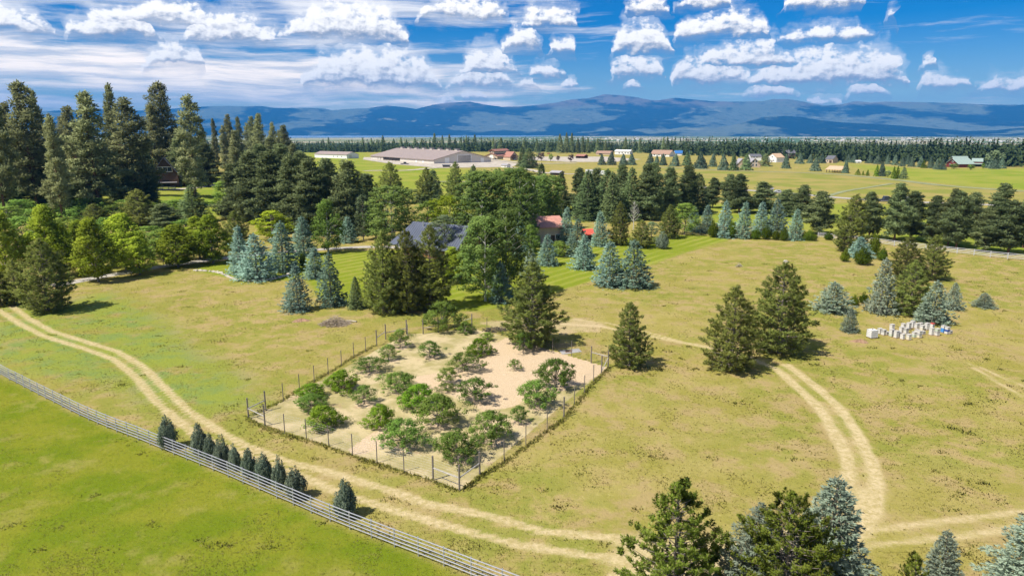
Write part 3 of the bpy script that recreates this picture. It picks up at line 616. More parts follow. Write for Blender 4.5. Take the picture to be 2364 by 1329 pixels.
def make_young_pine(name, seed, mat, H=10.0, R=2.7, size=1.0, dense=1.0, forked=False, open_=0.0):
    rng = np.random.default_rng(seed); Vs = []; Ts = []; limbs = []; nz = int(H/0.48); tips = []
    for i in range(nz):
        f = i/nz; z = H*(0.02+0.93*f)
        prof = (min(1, 0.62+1.9*f) if f < 0.2 else 1)*(1-f)**0.72
        rad = R*prof*(0.85+0.3*rng.random())+0.16; nb = int(6+6*(1-f)); a0 = rng.random()*6.28
        for b in range(nb):
            if rng.random() < open_: continue
            a = a0+6.283*b/nb+rng.normal()*0.25; L = rad*(0.62+0.55*rng.random()); d = np.array([math.cos(a), math.sin(a), 0]); lat = np.array([-math.sin(a), math.cos(a), 0])
            up = 0.28+0.4*f+rng.normal()*0.08
            m = max(3, int(3.9*L*dense)); s = 0.25+0.75*rng.random(m)**0.6; s[0] = 1.0; w = (rng.random(m)-0.5)*L*0.85*(1.12-s)
            C = np.array([0, 0, z])+d*(L*s)[:, None]+lat*w[:, None]; C[:, 2] += L*up*s**1.4+rng.normal(size=m)*0.08
            tips.append(np.concatenate([C, np.repeat(d[None], m, 0)*0.55+np.array([0, 0, 0.75+0.4*f])+rng.normal(size=(m, 3))*0.25], 1))
            if L > 0.6: limbs.append(((0, 0, z), tuple(d*L*0.5+np.array([0, 0, z+L*up*0.35])), tuple(d*L*0.9+np.array([0, 0, z+L*up*0.85])), 0.03+0.02*(1-f)))
    T = np.concatenate(tips); top = rng.normal(size=(14, 6)); top = np.concatenate([top[:, :2]*0.14, H*(0.93+0.06*rng.random((14, 1))), top[:, 3:5]*0.25, np.ones((14, 1))], 1); T = np.concatenate([T, top])
    if forked:
        t2 = top.copy(); t2[:, 0] += 0.9; t2[:, 2] -= 0.25; T = np.concatenate([T, t2, t2+np.array([-0.25, 0.1, -0.8, 0.3, 0, 0]), t2+np.array([0.2, -0.2, -1.2, 0.3, 0.2, 0])])
    k = int(15*dense/size); n = len(T)
    P = np.repeat(T[:, :3], k, 0); ax = unit(np.repeat(T[:, 3:], k, 0)); q = rng.random((n*k, 1))
    P = P+ax*(q-0.35)*0.34; D = ax*0.75+unit(rng.normal(size=(n*k, 3)))*0.8
    sz = 0.26*size*(0.75+0.5*rng.random(n*k)); Vs.append(blades(P, D, sz*1.25, sz*0.27/size**0.3, rng)); tn = np.clip(np.repeat(rng.random(n)*0.5, k)+0.38*q[:, 0]+rng.random(n*k)*0.15, 0, 1)
    c = int(4*dense/size); Pc = np.repeat(T[:, :3], c, 0)+unit(np.repeat(T[:, 3:], c, 0))*0.2; Vs.append(blades(Pc, np.repeat(T[:, 3:], c, 0)+rng.normal(size=(n*c, 3))*0.12, 0.26*size, 0.05, rng))
    tn = np.concatenate([tn, np.repeat(np.where(rng.random(n) < 0.5, 0.98, 0.6), c)])
    out = unit(T[:, :3]*np.array([1, 1, 0])+1e-6); q0 = unit(T[:, 3:]); face = out*0.75+q0*0.35+np.array([0, 0, 0.2])+rng.normal(size=(n, 3))*0.35
    Ns = np.concatenate([np.repeat(face, k, 0)+(unit(D)-ax*0.5)*0.55, np.repeat(face, c, 0)])
    return (crown_mesh('crown', np.concatenate(Vs), tn, mat, Ns), trunk_mesh('trunk', H, 0.16, limbs, M['bark_grey'], 0.97, 0, seed), H, 2*R*0.9)

def make_ponderosa(name, seed, mat, H=30.0, R=4.6, bare=0.25, flat=0.75, clump=1.0, leaf=0.5, nbr=95, k=17, top_round=0.5, bark='bark_orange', r0=0.42, needle=True, cone=0.0):
    """old pine: tall stem, irregular limbs that carry rounded tufts"""
    rng = np.random.default_rng(seed); C = []; Rr = []; limbs = []; ph = rng.random(6)*6.28
    for i in range(nbr):
        f = (i+rng.random())/nbr; z = H*(bare+(0.97-bare)*f)
        a = i*2.39996+rng.normal()*0.4
        prof = min(1, 0.5+2.6*f)*((1-f**(1.3+2*top_round))**0.75*(1-cone)+cone*(1-f)**0.85)+0.07
        lob = 0.78+0.30*math.sin(a*2+ph[0]+f*5)+0.22*math.sin(a+ph[1]-f*7); L = R*prof*lob*(0.55+0.6*rng.random()); L = max(L, 0.5)
        d = np.array([math.cos(a), math.sin(a), 0]); up = -0.10+0.5*f+rng.normal()*0.1; lat = np.array([-d[1], d[0], 0])
        m = max(2, int(2.1*L/clump)); s = 0.30+0.72*rng.random(m)**0.7; s[0] = 1
        p = np.array([0, 0, z])+d*(L*s)[:, None]+lat*((rng.random(m)-0.5)*L*0.8*(1.15-s))[:, None]; p[:, 2] += L*up*s+rng.normal(size=m)*0.25*clump
        C.append(p); Rr.append(clump*(0.75+0.55*rng.random(m))*(0.8 if f > 0.85 else 1))
        limbs.append(((0, 0, z-0.2), tuple(d*L*0.5+np.array([0, 0, z+L*up*0.4])), tuple(d*L*0.95+np.array([0, 0, z+L*up*0.95])), 0.07+0.07*(1-f)))
    C = np.concatenate(C+[np.array([[0, 0, H*0.975], [0.2, 0.1, H*0.94], [-.2, -.1, H*0.92]])]); Rr = np.concatenate(Rr+[np.array([0.6, 0.8, 0.9])*clump])
    V, tn, Nn = clumps(C, Rr, k, leaf, rng, up=0.5, flat=flat, asp=0.55, needle=needle)
    return (crown_mesh('crown', V, tn, mat, Nn), trunk_mesh('trunk', H, r0, limbs, M[bark], 0.97, 0.02, seed), H, 2*R*(0.88 if H > 30 else 0.78))

def make_broadleaf(name, seed, mat, H=10.0, R=3.0, stem=0.18, shape='oval', leaf=0.24, ncl=150, k=42, cl=0.62, bark='bark_grey', r0=0.16, gap=0.25, droopy=False):
    rng = np.random.default_rng(seed); z0 = H*stem; ch = H-z0; C = []; limbs = []; ph = rng.random(8)*6.28
    while len(C) < ncl:
        f = rng.random(); a = rng.random()*6.283
        if shape == 'oval': prof = math.sqrt(max(0, 1-(2*f-0.86)**2/1.32)) if f < 1 else 0
        elif shape == 'column': prof = (1-(2*f-0.9)**4/1.5)**0.5 if abs(2*f-0.9) < 1.1 else 0.1; 
        elif shape == 'flame': prof = (0.35+2.0*f if f < 0.3 else 1.0)*(1-max(0, f-0.3)/0.7)**0.72+0.05
        else: prof = math.sqrt(max(0, 1-f**2.4))*(0.75+0.25*min(1, f*4))          # spreading dome
        lob = 1+0.20*math.sin(3*a+ph[0]+f*4)+0.16*math.sin(2*a+ph[1]-f*6)+0.13*math.sin(5*a+ph[2]+9*f)
        r = R*prof*lob*(0.35+0.65*rng.random()**0.45)
        if math.sin(a*2+ph[3]+f*9)*math.sin(a*3+ph[4]-f*7)+rng.random()*0.6 < -1+gap*2: continue
        C.append((r*math.cos(a), r*math.sin(a), z0+ch*f*0.97-(0.15*r if shape == 'dome' else 0)))
    C = np.array(C); C[:, 2] = np.maximum(C[:, 2], H*0.06+0.12)
    Rr = cl*(0.65+0.7*rng.random(len(C)))
    V, tn, Nn = clumps(C, Rr, k, leaf, rng, up=(-0.5 if droopy else 0.45), flat=(1.5 if droopy else 0.8), asp=0.7)
    sel = rng.choice(len(C), min(26, len(C)), replace=False)
    fork = np.array([0, 0, z0*0.9])
    for j in sel:
        e = C[j]; st = fork if shape == 'dome' else np.array([0, 0, min(max(z0*0.8, e[2]-np.hypot(e[0], e[1])*0.9), H*0.8)])
        mid = st*0.5+e*0.5+np.array([0, 0, -0.06*H if shape == 'dome' else 0.02*H]); limbs.append((tuple(st), tuple(mid), tuple(e), r0*0.42))
    return (crown_mesh('crown', V, tn, mat, Nn), trunk_mesh('trunk', H, r0, limbs, M[bark], (stem*1.15 if shape == 'dome' else 0.86), 0.02, seed), H, 2*R*(1.0 if shape == 'dome' else 0.84))

def make_juniper(name, seed, mat, H=4.0, R=1.0, plumes=46, k=130):
    rng = np.random.default_rng(seed); Vs = []; Ts = []; Ns = []
    for i in range(plumes):
        a = i*2.4+rng.normal()*0.3; q = math.sqrt((i+0.5)/plumes); r = R*q*0.82; L = H*(0.98-0.50*q**1.4)*(0.66+0.46*rng.random())
        if i == 0: L = H
        z0 = 0.04*H; s = rng.random(k)**0.75; wd = 0.20*(1-s)**0.6+0.05
        C = np.stack([r*np.cos(a)*(0.55+0.45*np.minimum(1, s*2.2))+rng.normal(size=k)*wd, r*np.sin(a)*(0.55+0.45*np.minimum(1, s*2.2))+rng.normal(size=k)*wd, z0+L*s*0.95], -1)
        D = np.stack([np.full(k, math.cos(a)*0.25), np.full(k, math.sin(a)*0.25), np.ones(k)], -1)+rng.normal(size=(k, 3))*0.36
        loc = C-np.array([r*math.cos(a), r*math.sin(a), 0])[None]; loc[:, 2] = 0; Ns.append(unit(loc)*0.75+np.array([math.cos(a)*0.6, math.sin(a)*0.6, 0.35])+rng.normal(size=(k, 3))*0.15)
        Vs.append(blades(C, D, 0.24, 0.085, rng)); Ts.append(np.clip(rng.random(k)*0.4+0.55*s*rng.random(), 0, 1))
    return (crown_mesh('crown', np.concatenate(Vs), np.concatenate(Ts), mat, np.concatenate(Ns)), trunk_mesh('trunk', H, 0.08, [], M['bark'], 0.7, 0, seed), H, 2*R*1.1)

def make_far(name, seed, mat, H=20.0, R=3.2, n=800, leaf=0.8):
    """far conifer, a few hundred faces"""
    rng = np.random.default_rng(seed); f = rng.random(n)**1.15; a = rng.random(n)*6.283; r = R*((1-f)**0.8+0.05)*(0.45+0.6*rng.random(n))
    C = np.stack([r*np.cos(a), r*np.sin(a), H*(0.05+0.94*f)-0.12*r], -1); D = np.stack([np.cos(a), np.sin(a), 0.15+rng.normal(size=n)*0.3], -1)+rng.normal(size=(n, 3))*0.35
    sz = leaf*(0.8+0.8*rng.random(n))*(1-0.35*f); V = leaves(C, D, sz*1.5, sz*1.0, rng)
    return (crown_mesh('crown', V, np.clip(rng.random(n)*0.8+0.1, 0, 1), mat, D*np.array([1, 1, 0.4])+np.array([0, 0, 0.35])), trunk_mesh('trunk', H, 0.28, [], M['bark'], 0.9, 0, seed), H, 2*R*0.95)
def make_far_round(name, seed, mat, H=7.0, R=3.0, n=420, leaf=0.75):
    rng = np.random.default_rng(seed); C = unit(rng.normal(size=(30, 3)))*np.array([R*0.62, R*0.62, H*0.30])+np.array([0, 0, H*0.58]); V, tn, Nn = clumps(C, np.full(30, R*0.36), n//30, leaf, rng)
    return (crown_mesh('crown', V, tn, mat, Nn), trunk_mesh('trunk', H, 0.2, [], M['bark'], 0.6, 0, seed), H, 2*R)

KIND = {}
def reg(key, name, cat, variants): KIND[key] = (name, cat, variants)
S_ = lambda n, f, *a, **k: [f('', 100+13*i+hash_(f.__name__), *a, **k) for i in range(n)]
def hash_(s): return sum(ord(c)*(i+1) for i, c in enumerate(s)) % 977
reg('pond', 'ponderosa_pine', 'pine tree', S_(4, make_ponderosa, M['ponderosa'], 38.0, 6.4, 0.13, 0.7, 1.0, 0.60, 96, 20, 0.3, 'bark_orange', 0.42, True, 0.45))
reg('scots', 'scots_pine', 'pine tree', S_(4, make_ponderosa, M['scots'], 16.0, 4.3, 0.13, 0.40, 0.72, 0.36, 92, 32, 0.3, 'bark_orange', 0.24, True, 0.7))
reg('stand', 'dark_pine', 'pine tree', S_(4, make_ponderosa, M['scots'], 20.0, 5.0, 0.06, 0.38, 0.8, 0.42, 115, 28, 0.1, 'bark_orange', 0.26, True, 0.75))
reg('ypine', 'young_pine', 'pine tree', S_(6, make_young_pine, M['youngpine'], 11.0, 3.1))
reg('npine', 'near_pine', 'pine tree', [make_young_pine('', 31, M['nearpine'], 10.5, 3.4, 0.62, 1.3, True, 0.12), make_young_pine('', 47, M['nearpine'], 10.5, 4.0, 0.62, 1.3)])
KIND['npine'] = ('young_pine', 'pine tree', KIND['npine'][2])
reg('spruce', 'blue_spruce', 'spruce tree', S_(6, make_spruce, M['bluespruce'], 9.0, 2.5))
reg('pspruce', 'blue_spruce', 'spruce tree', S_(3, make_spruce, M['palespruce'], 8.0, 2.7))
reg('nspruce', 'blue_spruce', 'spruce tree', [make_spruce('', 7, M['palespruce'], 9.5, 2.7, 0.62, 1.3, whorl=0.36), make_spruce('', 19, M['palespruce'], 9.5, 2.9, 0.62, 1.3, whorl=0.36)])
reg('gspruce', 'green_spruce', 'spruce tree', S_(4, make_spruce, M['greenspruce'], 14.0, 3.4, 1.35, 1.0, 0.22))
reg('maple', 'maple_tree', 'maple tree', S_(4, make_broadleaf, M['maple'], 11.0, 2.9, 0.10, 'flame', 0.27, 270, 42, 0.66))
reg('aspen', 'aspen_tree', 'broadleaf tree', S_(4, make_broadleaf, M['leafdark'], 18.0, 4.0, 0.10, 'column', 0.34, 330, 40, 0.85, 'bark_pale', 0.2))
reg('birch', 'birch_tree', 'broadleaf tree', S_(2, make_broadleaf, M['leafmid'], 12.0, 3.0, 0.10, 'flame', 0.26, 170, 44, 0.6, 'bark_pale', 0.15, 0.25, True))
reg('leafy', 'broadleaf_tree', 'broadleaf tree', S_(3, make_broadleaf, M['leafmid'], 10.0, 3.0, 0.15, 'oval', 0.28, 150, 40, 0.7))
reg('yellow', 'broadleaf_tree', 'broadleaf tree', S_(2, make_broadleaf, M['leafyellow'], 10.0, 3.0, 0.15, 'oval', 0.28, 150, 40, 0.7))
reg('grey', 'willow_tree', 'broadleaf tree', S_(2, make_broadleaf, M['leafgrey'], 10.0, 2.6, 0.08, 'oval', 0.24, 120, 40, 0.6))
reg('fruit', 'fruit_tree', 'fruit tree', S_(4, make_broadleaf, M['fruit'], 3.7, 2.4, 0.30, 'dome', 0.155, 135, 44, 0.42, 'bark_grey', 0.11, 0.42))
reg('fruitb', 'fruit_tree', 'fruit tree', S_(3, make_broadleaf, M['fruitbright'], 3.5, 2.3, 0.14, 'dome', 0.16, 165, 46, 0.42, 'bark_grey', 0.10, 0.25))
reg('fruitopen', 'fruit_tree', 'fruit tree', S_(3, make_broadleaf, M['fruit'], 3.8, 2.1, 0.34, 'dome', 0.155, 80, 44, 0.42, 'bark_grey', 0.10, 0.4))
reg('juniper', 'juniper_shrub', 'juniper', S_(4, make_juniper, M['juniper'], 4.0, 1.15))
reg('arbor', 'arborvitae_shrub', 'shrub', S_(3, make_juniper, M['arbor'], 4.0, 1.4, 40, 110))
reg('shrub', 'round_shrub', 'shrub', S_(2, make_broadleaf, M['leafmid'], 3.0, 2.0, 0.05, 'oval', 0.2, 90, 36, 0.5))
reg('far', 'conifer_tree', 'conifer', S_(3, make_far, M['greenspruce']))
reg('farblue', 'blue_spruce', 'spruce tree', S_(3, make_far, M['farspruce'], 13.0, 4.4))
reg('farpine', 'conifer_tree', 'conifer', S_(3, make_far, M['scots'], 24.0, 3.6, 640, 0.85))
reg('farbright', 'arborvitae_shrub', 'shrub', S_(2, make_far, M['arbor'], 9.0, 2.2, 300, 0.6))
reg('farround', 'broadleaf_tree', 'broadleaf tree', S_(2, make_far_round, M['leafgrey']))
reg('farmaroon', 'plum_tree', 'broadleaf tree', S_(2, make_far_round, M['leafmaroon']))
reg('fargreen', 'broadleaf_tree', 'broadleaf tree', S_(2, make_far_round, M['leafmid']))
TR = random.Random(4); COUNT = {}
def plant(key, bx, by, ty, w, label, group=None, shift=0.0):
    """one tree: bx, by its foot, ty its top row, w its crown width, all read off the photograph"""
    name, cat, var = KIND[key]; base = ground_at(bx, by); h = height_of(base, ty)*(0.9 if key.startswith('fruit') else 1.0); wm = w*px_m(base)*(1.06 if key.startswith('fruit') else 1.0)
    i = COUNT.get(key, 0); COUNT[key] = i+1
    crown, trunk, H, Wd = var[i % len(var)]
    root = link(name, None, None, base, TR.random()*6.283, (wm/Wd, wm/Wd, h/H)); root.empty_display_size = 0.5
    root.rotation_euler = (TR.gauss(0, 0.018), TR.gauss(0, 0.018), root.rotation_euler[2])
    tag(root, label, cat, group); link('trunk', trunk, root); link('crown', crown, root); return root
def grove(key, desc, phrase, rows, group=None):
    """trees of one row or stand, told apart by their order from the left"""
    for n, r in enumerate(sorted(rows)):
        lab = '%s %s from the left %s' % (ORD[n], desc, phrase) if len(rows) > 1 else '%s %s' % (desc, phrase)
        plant(r[4] if len(r) > 4 else key, *r[:4], lab, group or (desc+' '+phrase))

# ---- the wood on the rise at the left
grove('pond', 'tall old pine', 'in the wood at the left edge', [(12,500,168,80),(40,462,236,70),(87,475,186,100),(112,452,206,48),(145,507,268,64),(192,462,244,70),(230,485,211,110),(272,452,193,55),(318,472,224,105),(365,425,240,60),(392,425,188,85),(452,455,219,78)])
grove('stand', 'low dark pine', 'filling the shade under the tall left pines', [(14,448,300,80),(62,452,310,70),(172,450,320,74),(254,445,330,70),(338,438,330,60),(426,430,310,60),(482,430,330,60),(30,474,380,70),(104,470,390,64),(160,478,392,66),(214,470,388,60),(292,474,392,64),(350,470,405,54)])
grove('shrub', 'green shrub', 'on the shaded bank under the left pines', [(20,512,478,70),(70,508,484,50),(118,500,470,50),(190,508,476,60),(262,505,474,60),(210,490,458,60),(300,495,462,60),(46,490,462,60),(150,490,462,60),(352,500,470,56),(405,492,462,50)])
grove('pond', 'slim pine', 'in the farther pines behind the wooden paddock rails', [(470,408,300,34),(480,398,285,26),(503,395,273,22),(522,402,290,30),(537,398,263,36),(557,398,269,28),(577,395,284,26),(590,402,268,36),(610,425,261,48),(634,405,282,32),(650,398,300,30),(668,412,288,44),(553,432,300,46),(625,438,315,52),(684,425,330,40)])
grove('pond', 'hazy pine', 'in the gap between the tall left pines', [(128,392,262,34),(152,392,268,34)])
grove('stand', 'dark pine', 'in the dense stand above the blue spruces', [(548,505,378,85),(590,515,352,100),(634,528,348,105),(682,535,362,100),(724,540,364,92),(764,535,366,84),(808,540,372,92),(848,528,402,84),(660,488,332,84),(702,485,350,76),(612,480,334,84)])
plant('ypine', 325, 520, 437, 92, 'olive bushy pine in front of the tall old pines at left')
plant('gspruce', 448, 512, 428, 72, 'dark spruce on the green slope right of the log house')
plant('leafy', 523, 492, 418, 54, 'small light green tree left of the dense dark pines')
plant('ypine', 546, 578, 488, 74, 'grey green pine behind the gravel drive, left of blue spruces')
plant('stand', 385, 552, 470, 78, 'dark pine behind the row of yellow green maples')
plant('ypine', 222, 525, 470, 60, 'half-hidden pine behind the maples under the tall pines')
grove('maple', 'yellow green maple', 'in the row along the gravel drive', [(20,655,488,80),(118,640,474,80),(160,640,515,42),(196,622,508,64),(228,650,503,80),(292,625,493,90),(323,634,546,62),(412,616,518,80),(462,598,500,62),(492,608,496,72)])
grove('leafy', 'green broadleaf tree', 'in the second row behind the maples', [(62,602,500,78),(150,592,502,70),(258,592,502,76),(352,592,522,66),(378,602,528,60),(432,576,508,62)])
plant('ypine', 112, 718, 552, 122, 'broad grey green pine beside the dirt track at left')
plant('ypine', 42, 702, 600, 66, 'small grey pine left of the broad pine by the track')
plant('ypine', 4, 706, 622, 60, 'dark pine cut by the left edge above the dirt track')
# ---- blue spruces and garden trees round the stone-edged bed
plant('spruce', 556, 632, 522, 52, 'slim grey blue spruce at the left of the stone-edged bed')
plant('spruce', 595, 645, 539, 76, 'full blue spruce inside the curve of the stone edging')
plant('spruce', 656, 626, 512, 74, 'tallest blue spruce behind the stone-edged bed')
plant('spruce', 703, 590, 500, 58, 'blue spruce left of the drooping light green birch')
plant('spruce', 804, 560, 500, 42, 'blue spruce right of the drooping light green birch')
plant('spruce', 729, 641, 571, 54, 'squat blue spruce on the lawn behind two front spruces')
plant('spruce', 766, 706, 584, 62, 'right one of the two front blue spruces on the mown edge')
plant('spruce', 689, 718, 611, 58, 'left one of the two front blue spruces on the mown edge')
plant('gspruce', 824, 712, 639, 38, 'small green spruce between blue spruce and big pines')
plant('arbor', 700, 618, 578, 20, 'narrow brownish column shrub behind the bed boulder')
plant('birch', 758, 583, 464, 70, 'drooping light green birch among the blue spruces')
plant('yellow', 629, 555, 487, 68, 'bright yellow green tree in front of the dark pines')
plant('grey', 839, 554, 450, 36, 'slim grey green poplar left of the big aspen')
plant('aspen', 906, 558, 428, 84, 'big aspen with white stem left of the blue-roofed house')
plant('leafy', 868, 552, 478, 52, 'light green tree between poplar and big aspen')
plant('ypine', 905, 470, 374, 74, 'tall pine standing behind the big aspen')
grove('ypine', 'big bushy pine', 'of the three in front of the blue-roofed house', [(886,722,536,104),(940,720,530,98),(992,713,522,118)])
plant('ypine', 1226, 797, 608, 138, 'big bushy pine at the back fence of the orchard')
# ---- the leafy middle
plant('aspen', 1121, 695, 498, 92, 'tall cottonwood with white stem on the lawn in the centre')
plant('aspen', 1166, 682, 482, 86, 'dark cottonwood right behind the central one')
plant('spruce', 1155, 698, 604, 52, 'shaded blue spruce under the central cottonwood')
grove('aspen', 'dark leafy tree', 'in the grove behind the two houses', [(1112,562,392,92),(1168,560,388,96),(1198,570,386,74),(1230,535,405,84),(1262,530,402,60)])
plant('gspruce', 1095, 482, 382, 48, 'dark spruce at the left shoulder of the leafy grove')
plant('gspruce', 1248, 500, 378, 54, 'dark spruce at the right shoulder of the leafy grove')
plant('yellow', 1036, 556, 452, 76, 'bright yellow green tree behind the blue-roofed house')
plant('grey', 1026, 596, 496, 62, 'thin grey green tree in front of the blue metal roof')
plant('leafy', 986, 545, 464, 64, 'green tree behind the left end of the blue roof')
plant('grey', 952, 470, 436, 34, 'pale young tree left of the twin field conifers')
plant('aspen', 1076, 552, 462, 54, 'green tree behind the gable of the blue-roofed house')
plant('maple', 1048, 652, 570, 54, 'small bright maple between the big pines and cottonwood')
plant('leafy', 1082, 622, 566, 44, 'dark leafy bush below the brown house gable')
plant('spruce', 1200, 592, 506, 40, 'blue spruce behind the cottonwood beside the orange roof')
plant('birch', 1224, 582, 520, 48, 'light birch in front of the orange-roofed house')
plant('spruce', 1264, 612, 542, 48, 'blue spruce below the left end of the orange roof')
plant('pspruce', 1226, 642, 574, 50, 'pale spruce top rising behind the orchard pine')
plant('spruce', 1306, 560, 478, 42, 'dark blue spruce at the right end of the orange roof')
plant('spruce', 1332, 592, 506, 56, 'blue spruce right of the orange-roofed house')
plant('spruce', 1347, 621, 542, 54, 'blue spruce on the lawn in front of its taller twin')
plant('spruce', 1385, 568, 488, 44, 'dark spruce right of the small red roof')
plant('spruce', 1407, 660, 558, 74, 'left spruce of the wide blue pair on the lawn edge')
plant('spruce', 1463, 663, 555, 78, 'right spruce of the wide blue pair on the lawn edge')
plant('shrub', 1293, 592, 558, 38, 'round green shrub on the lawn by the orange-roofed house')
plant('gspruce', 1296, 498, 400, 50, 'open branched spruce rising behind the orange roof')
# ---- the long belt across the middle
grove('gspruce', 'dark conifer', 'in the belt behind the wooden rails', [(1338,498,388,52,'stand'),(1354,508,394,62),(1372,500,389,54,'stand'),(1396,508,392,66),(1414,512,398,58),(1430,502,381,58,'stand'),(1455,508,388,62),(1486,508,378,60,'stand'),(1506,508,375,62,'stand'),(1546,502,386,60,'stand'),(1588,498,383,62,'stand')])
grove('scots', 'dark pine', 'behind the blue spruce hedge', [(1609,492,401,60,'gspruce'),(1645,480,411,40),(1682,482,402,44),(1706,492,402,60),(1758,492,420,64),(1815,500,438,54),(1851,512,427,48),(1890,541,441,68)])
plant('ypine', 1430, 566, 466, 48, 'slim pine right of the small red roof and wide spruces')
plant('ypine', 1480, 571, 508, 58, 'low bushy pine behind the wide pair of blue spruces')
plant('ypine', 1545, 550, 473, 50, 'round-topped pine at the corner of the striped lawn')
plant('leafy', 1580, 542, 469, 48, 'round green tree at the end of the blue spruce hedge')
plant('juniper', 1528, 574, 534, 34, 'grey green juniper at the edge of the striped lawn')
plant('grey', 1503, 562, 512, 36, 'grey leafy shrub between pines beside the lawn')
grove('spruce', 'blue spruce', 'in the hedge row along the lawn end', [(1602,534,478,34),(1631,538,473,36),(1671,548,463,42),(1715,550,466,42),(1755,542,466,40),(1793,542,459,48),(1835,554,483,42)])
grove('arbor', 'yellow green shrub', 'at the foot of the blue spruce hedge', [(1645,548,506,28),(1686,550,504,26),(1744,552,524,28),(1769,553,518,28),(1791,554,527,24),(1810,556,522,22),(1868,555,529,42),(1912,554,534,24)])
# ---- right: row behind the white rail fence
grove('scots', 'dark pine', 'in the row behind the white rail fence', [(2006,550,444,54),(2064,556,424,64),(2102,554,442,60),(2150,562,452,56),(2188,566,437,50),(2207,574,444,58),(2238,546,444,54),(2273,580,478,54),(2302,546,424,60),(2327,586,466,74),(2362,572,437,70)])
plant('ypine', 1960, 580, 449, 80, 'broad pine standing before the white rail fence')
plant('spruce', 1984, 594, 547, 52, 'blue spruce wrapped in yellow green shrubs')
grove('arbor', 'yellow green shrub', 'in the clump round the fence-side spruce', [(1949,604,573,24),(1990,611,570,48),(2017,588,532,30),(2035,601,568,27)])
grove('ypine', 'bushy pine', 'of the pair below the white rail fence', [(2088,642,545,74),(2150,645,543,72)])
plant('ypine', 2100, 726, 602, 92, 'dark olive pine between the two largest right-hand spruces')
plant('pspruce', 1922, 720, 651, 78, 'squat round blue spruce alone left of the pale cluster')
plant('pspruce', 2031, 722, 597, 64, 'tallest pale blue spruce of the right-hand cluster')
plant('pspruce', 2152, 746, 649, 76, 'wide pale spruce just behind the beehives')
plant('pspruce', 2198, 714, 653, 40, 'slim pale spruce right of the wide one behind beehives')
plant('pspruce', 2271, 708, 676, 46, 'small lone blue spruce out in the right meadow')
plant('pspruce', 1961, 766, 712, 38, 'little blue spruce left of the white water tank')
plant('arbor', 1972, 704, 679, 26, 'dull green shrub right of the squat round spruce')
plant('arbor', 1994, 700, 673, 26, 'yellow green shrub left of the tallest pale spruce')
# ---- lone pines on the meadow
plant('ypine', 1452, 845, 697, 98, 'lone slim pine outside the right corner of the orchard')
plant('ypine', 1688, 853, 663, 128, 'dense pine in front where the dirt loop begins')
plant('ypine', 1798, 815, 608, 144, 'tall pine behind the dense one by the dirt loop')
# ---- foreground
plant('npine', 1552, 1455, 1112, 262, 'near pine with forked top at the bottom edge')
plant('npine', 1802, 1480, 1132, 320, 'broad near pine between two pale spruces at the bottom')
plant('nspruce', 1892, 1425, 1096, 225, 'pale blue spruce behind the broad near pine')
plant('nspruce', 1732, 1440, 1162, 200, 'pale spruce top left of the broad near pine')
plant('nspruce', 2165, 1425, 1228, 118, 'small pale spruce top at the bottom right')
plant('npine', 2090, 1490, 1280, 120, 'pine top with brown candles at the bottom right')
plant('nspruce', 2398, 1455, 1146, 255, 'large pale spruce cut by the right edge')
# ---- junipers along the pipe fence, orchard
grove('juniper', 'grey green juniper', 'along the silver pipe fence', [(389,1034,958,50),(461,1051,977,42),(487,1063,998,36),(514,1079,1004,42),(545,1085,1023,32),(576,1101,1033,40),(610,1115,1042,46),(647,1126,1050,38),(685,1150,1077,56),(798,1193,1104,58)])
FR = [('fruit',1022,762,690,90,'largest fruit tree by the orchard gate'),('fruitopen',924,802,757,54,'fruit tree nearest the left gate post'),('fruitopen',897,830,792,50,'light fruit tree below the gate along the left fence'),
 ('fruitopen',853,859,820,76,'wide open fruit tree third along the left fence'),('fruitb',790,900,850,72,'bushy fruit tree halfway along the left fence'),('fruitb',720,918,883,66,'fruit tree hugging the left fence near its corner'),
 ('fruit',719,945,906,72,'low fruit tree in front of the one at the left fence'),('fruitb',748,985,930,80,'round bright fruit tree at the left front of the orchard'),('fruitopen',841,932,887,62,'thin leaved fruit tree in the left middle of the orchard'),
 ('fruit',918,903,853,80,'dense fruit tree at the left tip of the wood chips'),('fruitopen',993,825,785,62,'small round fruit tree on the path inside the gate'),('fruitb',1106,819,778,58,'bright fruit tree at the top edge of the wood chips'),
 ('fruitopen',1072,857,810,78,'fruit tree left on the chips below the bright one'),('fruitopen',1034,885,845,54,'narrow fruit tree at the left border of the chips'),('fruitopen',1097,926,868,92,'sparse fruit tree with dark stem in the orchard middle'),
 ('fruitopen',1188,854,826,32,'tiny fruit tree alone on the wood chips'),('fruitopen',1208,816,764,44,'fruit tree under the big pine at the back fence'),('fruit',1281,895,822,90,'large fruit tree near the right orchard corner'),
 ('fruit',1240,939,871,90,'dense dark fruit tree beside the right-hand one'),('fruitb',969,941,883,86,'bright fruit tree behind the big dark central one'),('fruit',1011,983,904,104,'big dark fruit tree in the centre of the orchard'),
 ('fruitb',879,986,928,64,'bright fruit tree left of the round front one'),('fruit',930,1033,961,104,'round dense fruit tree near the front fence'),('fruit',1134,1020,944,104,'wide fruit tree with leaning stem near the right fence'),
 ('fruit',1056,1061,988,108,'dark fruit tree nearest the front orchard corner'),('fruitopen',1196,976,934,50,'small fruit tree close to the right fence'),('fruitopen',1032,902,884,44,'low sucker bush beside the narrow fruit tree'),
 ('shrub',1075,770,744,32,'dark bush at the back gate brace'),('shrub',1126,786,768,26,'pale little bush inside the back fence')]
for k, x, y, ty, w, lab in FR: plant(k, x, y, ty, w, lab, 'fruit trees in the fenced orchard' if k != 'shrub' else None)
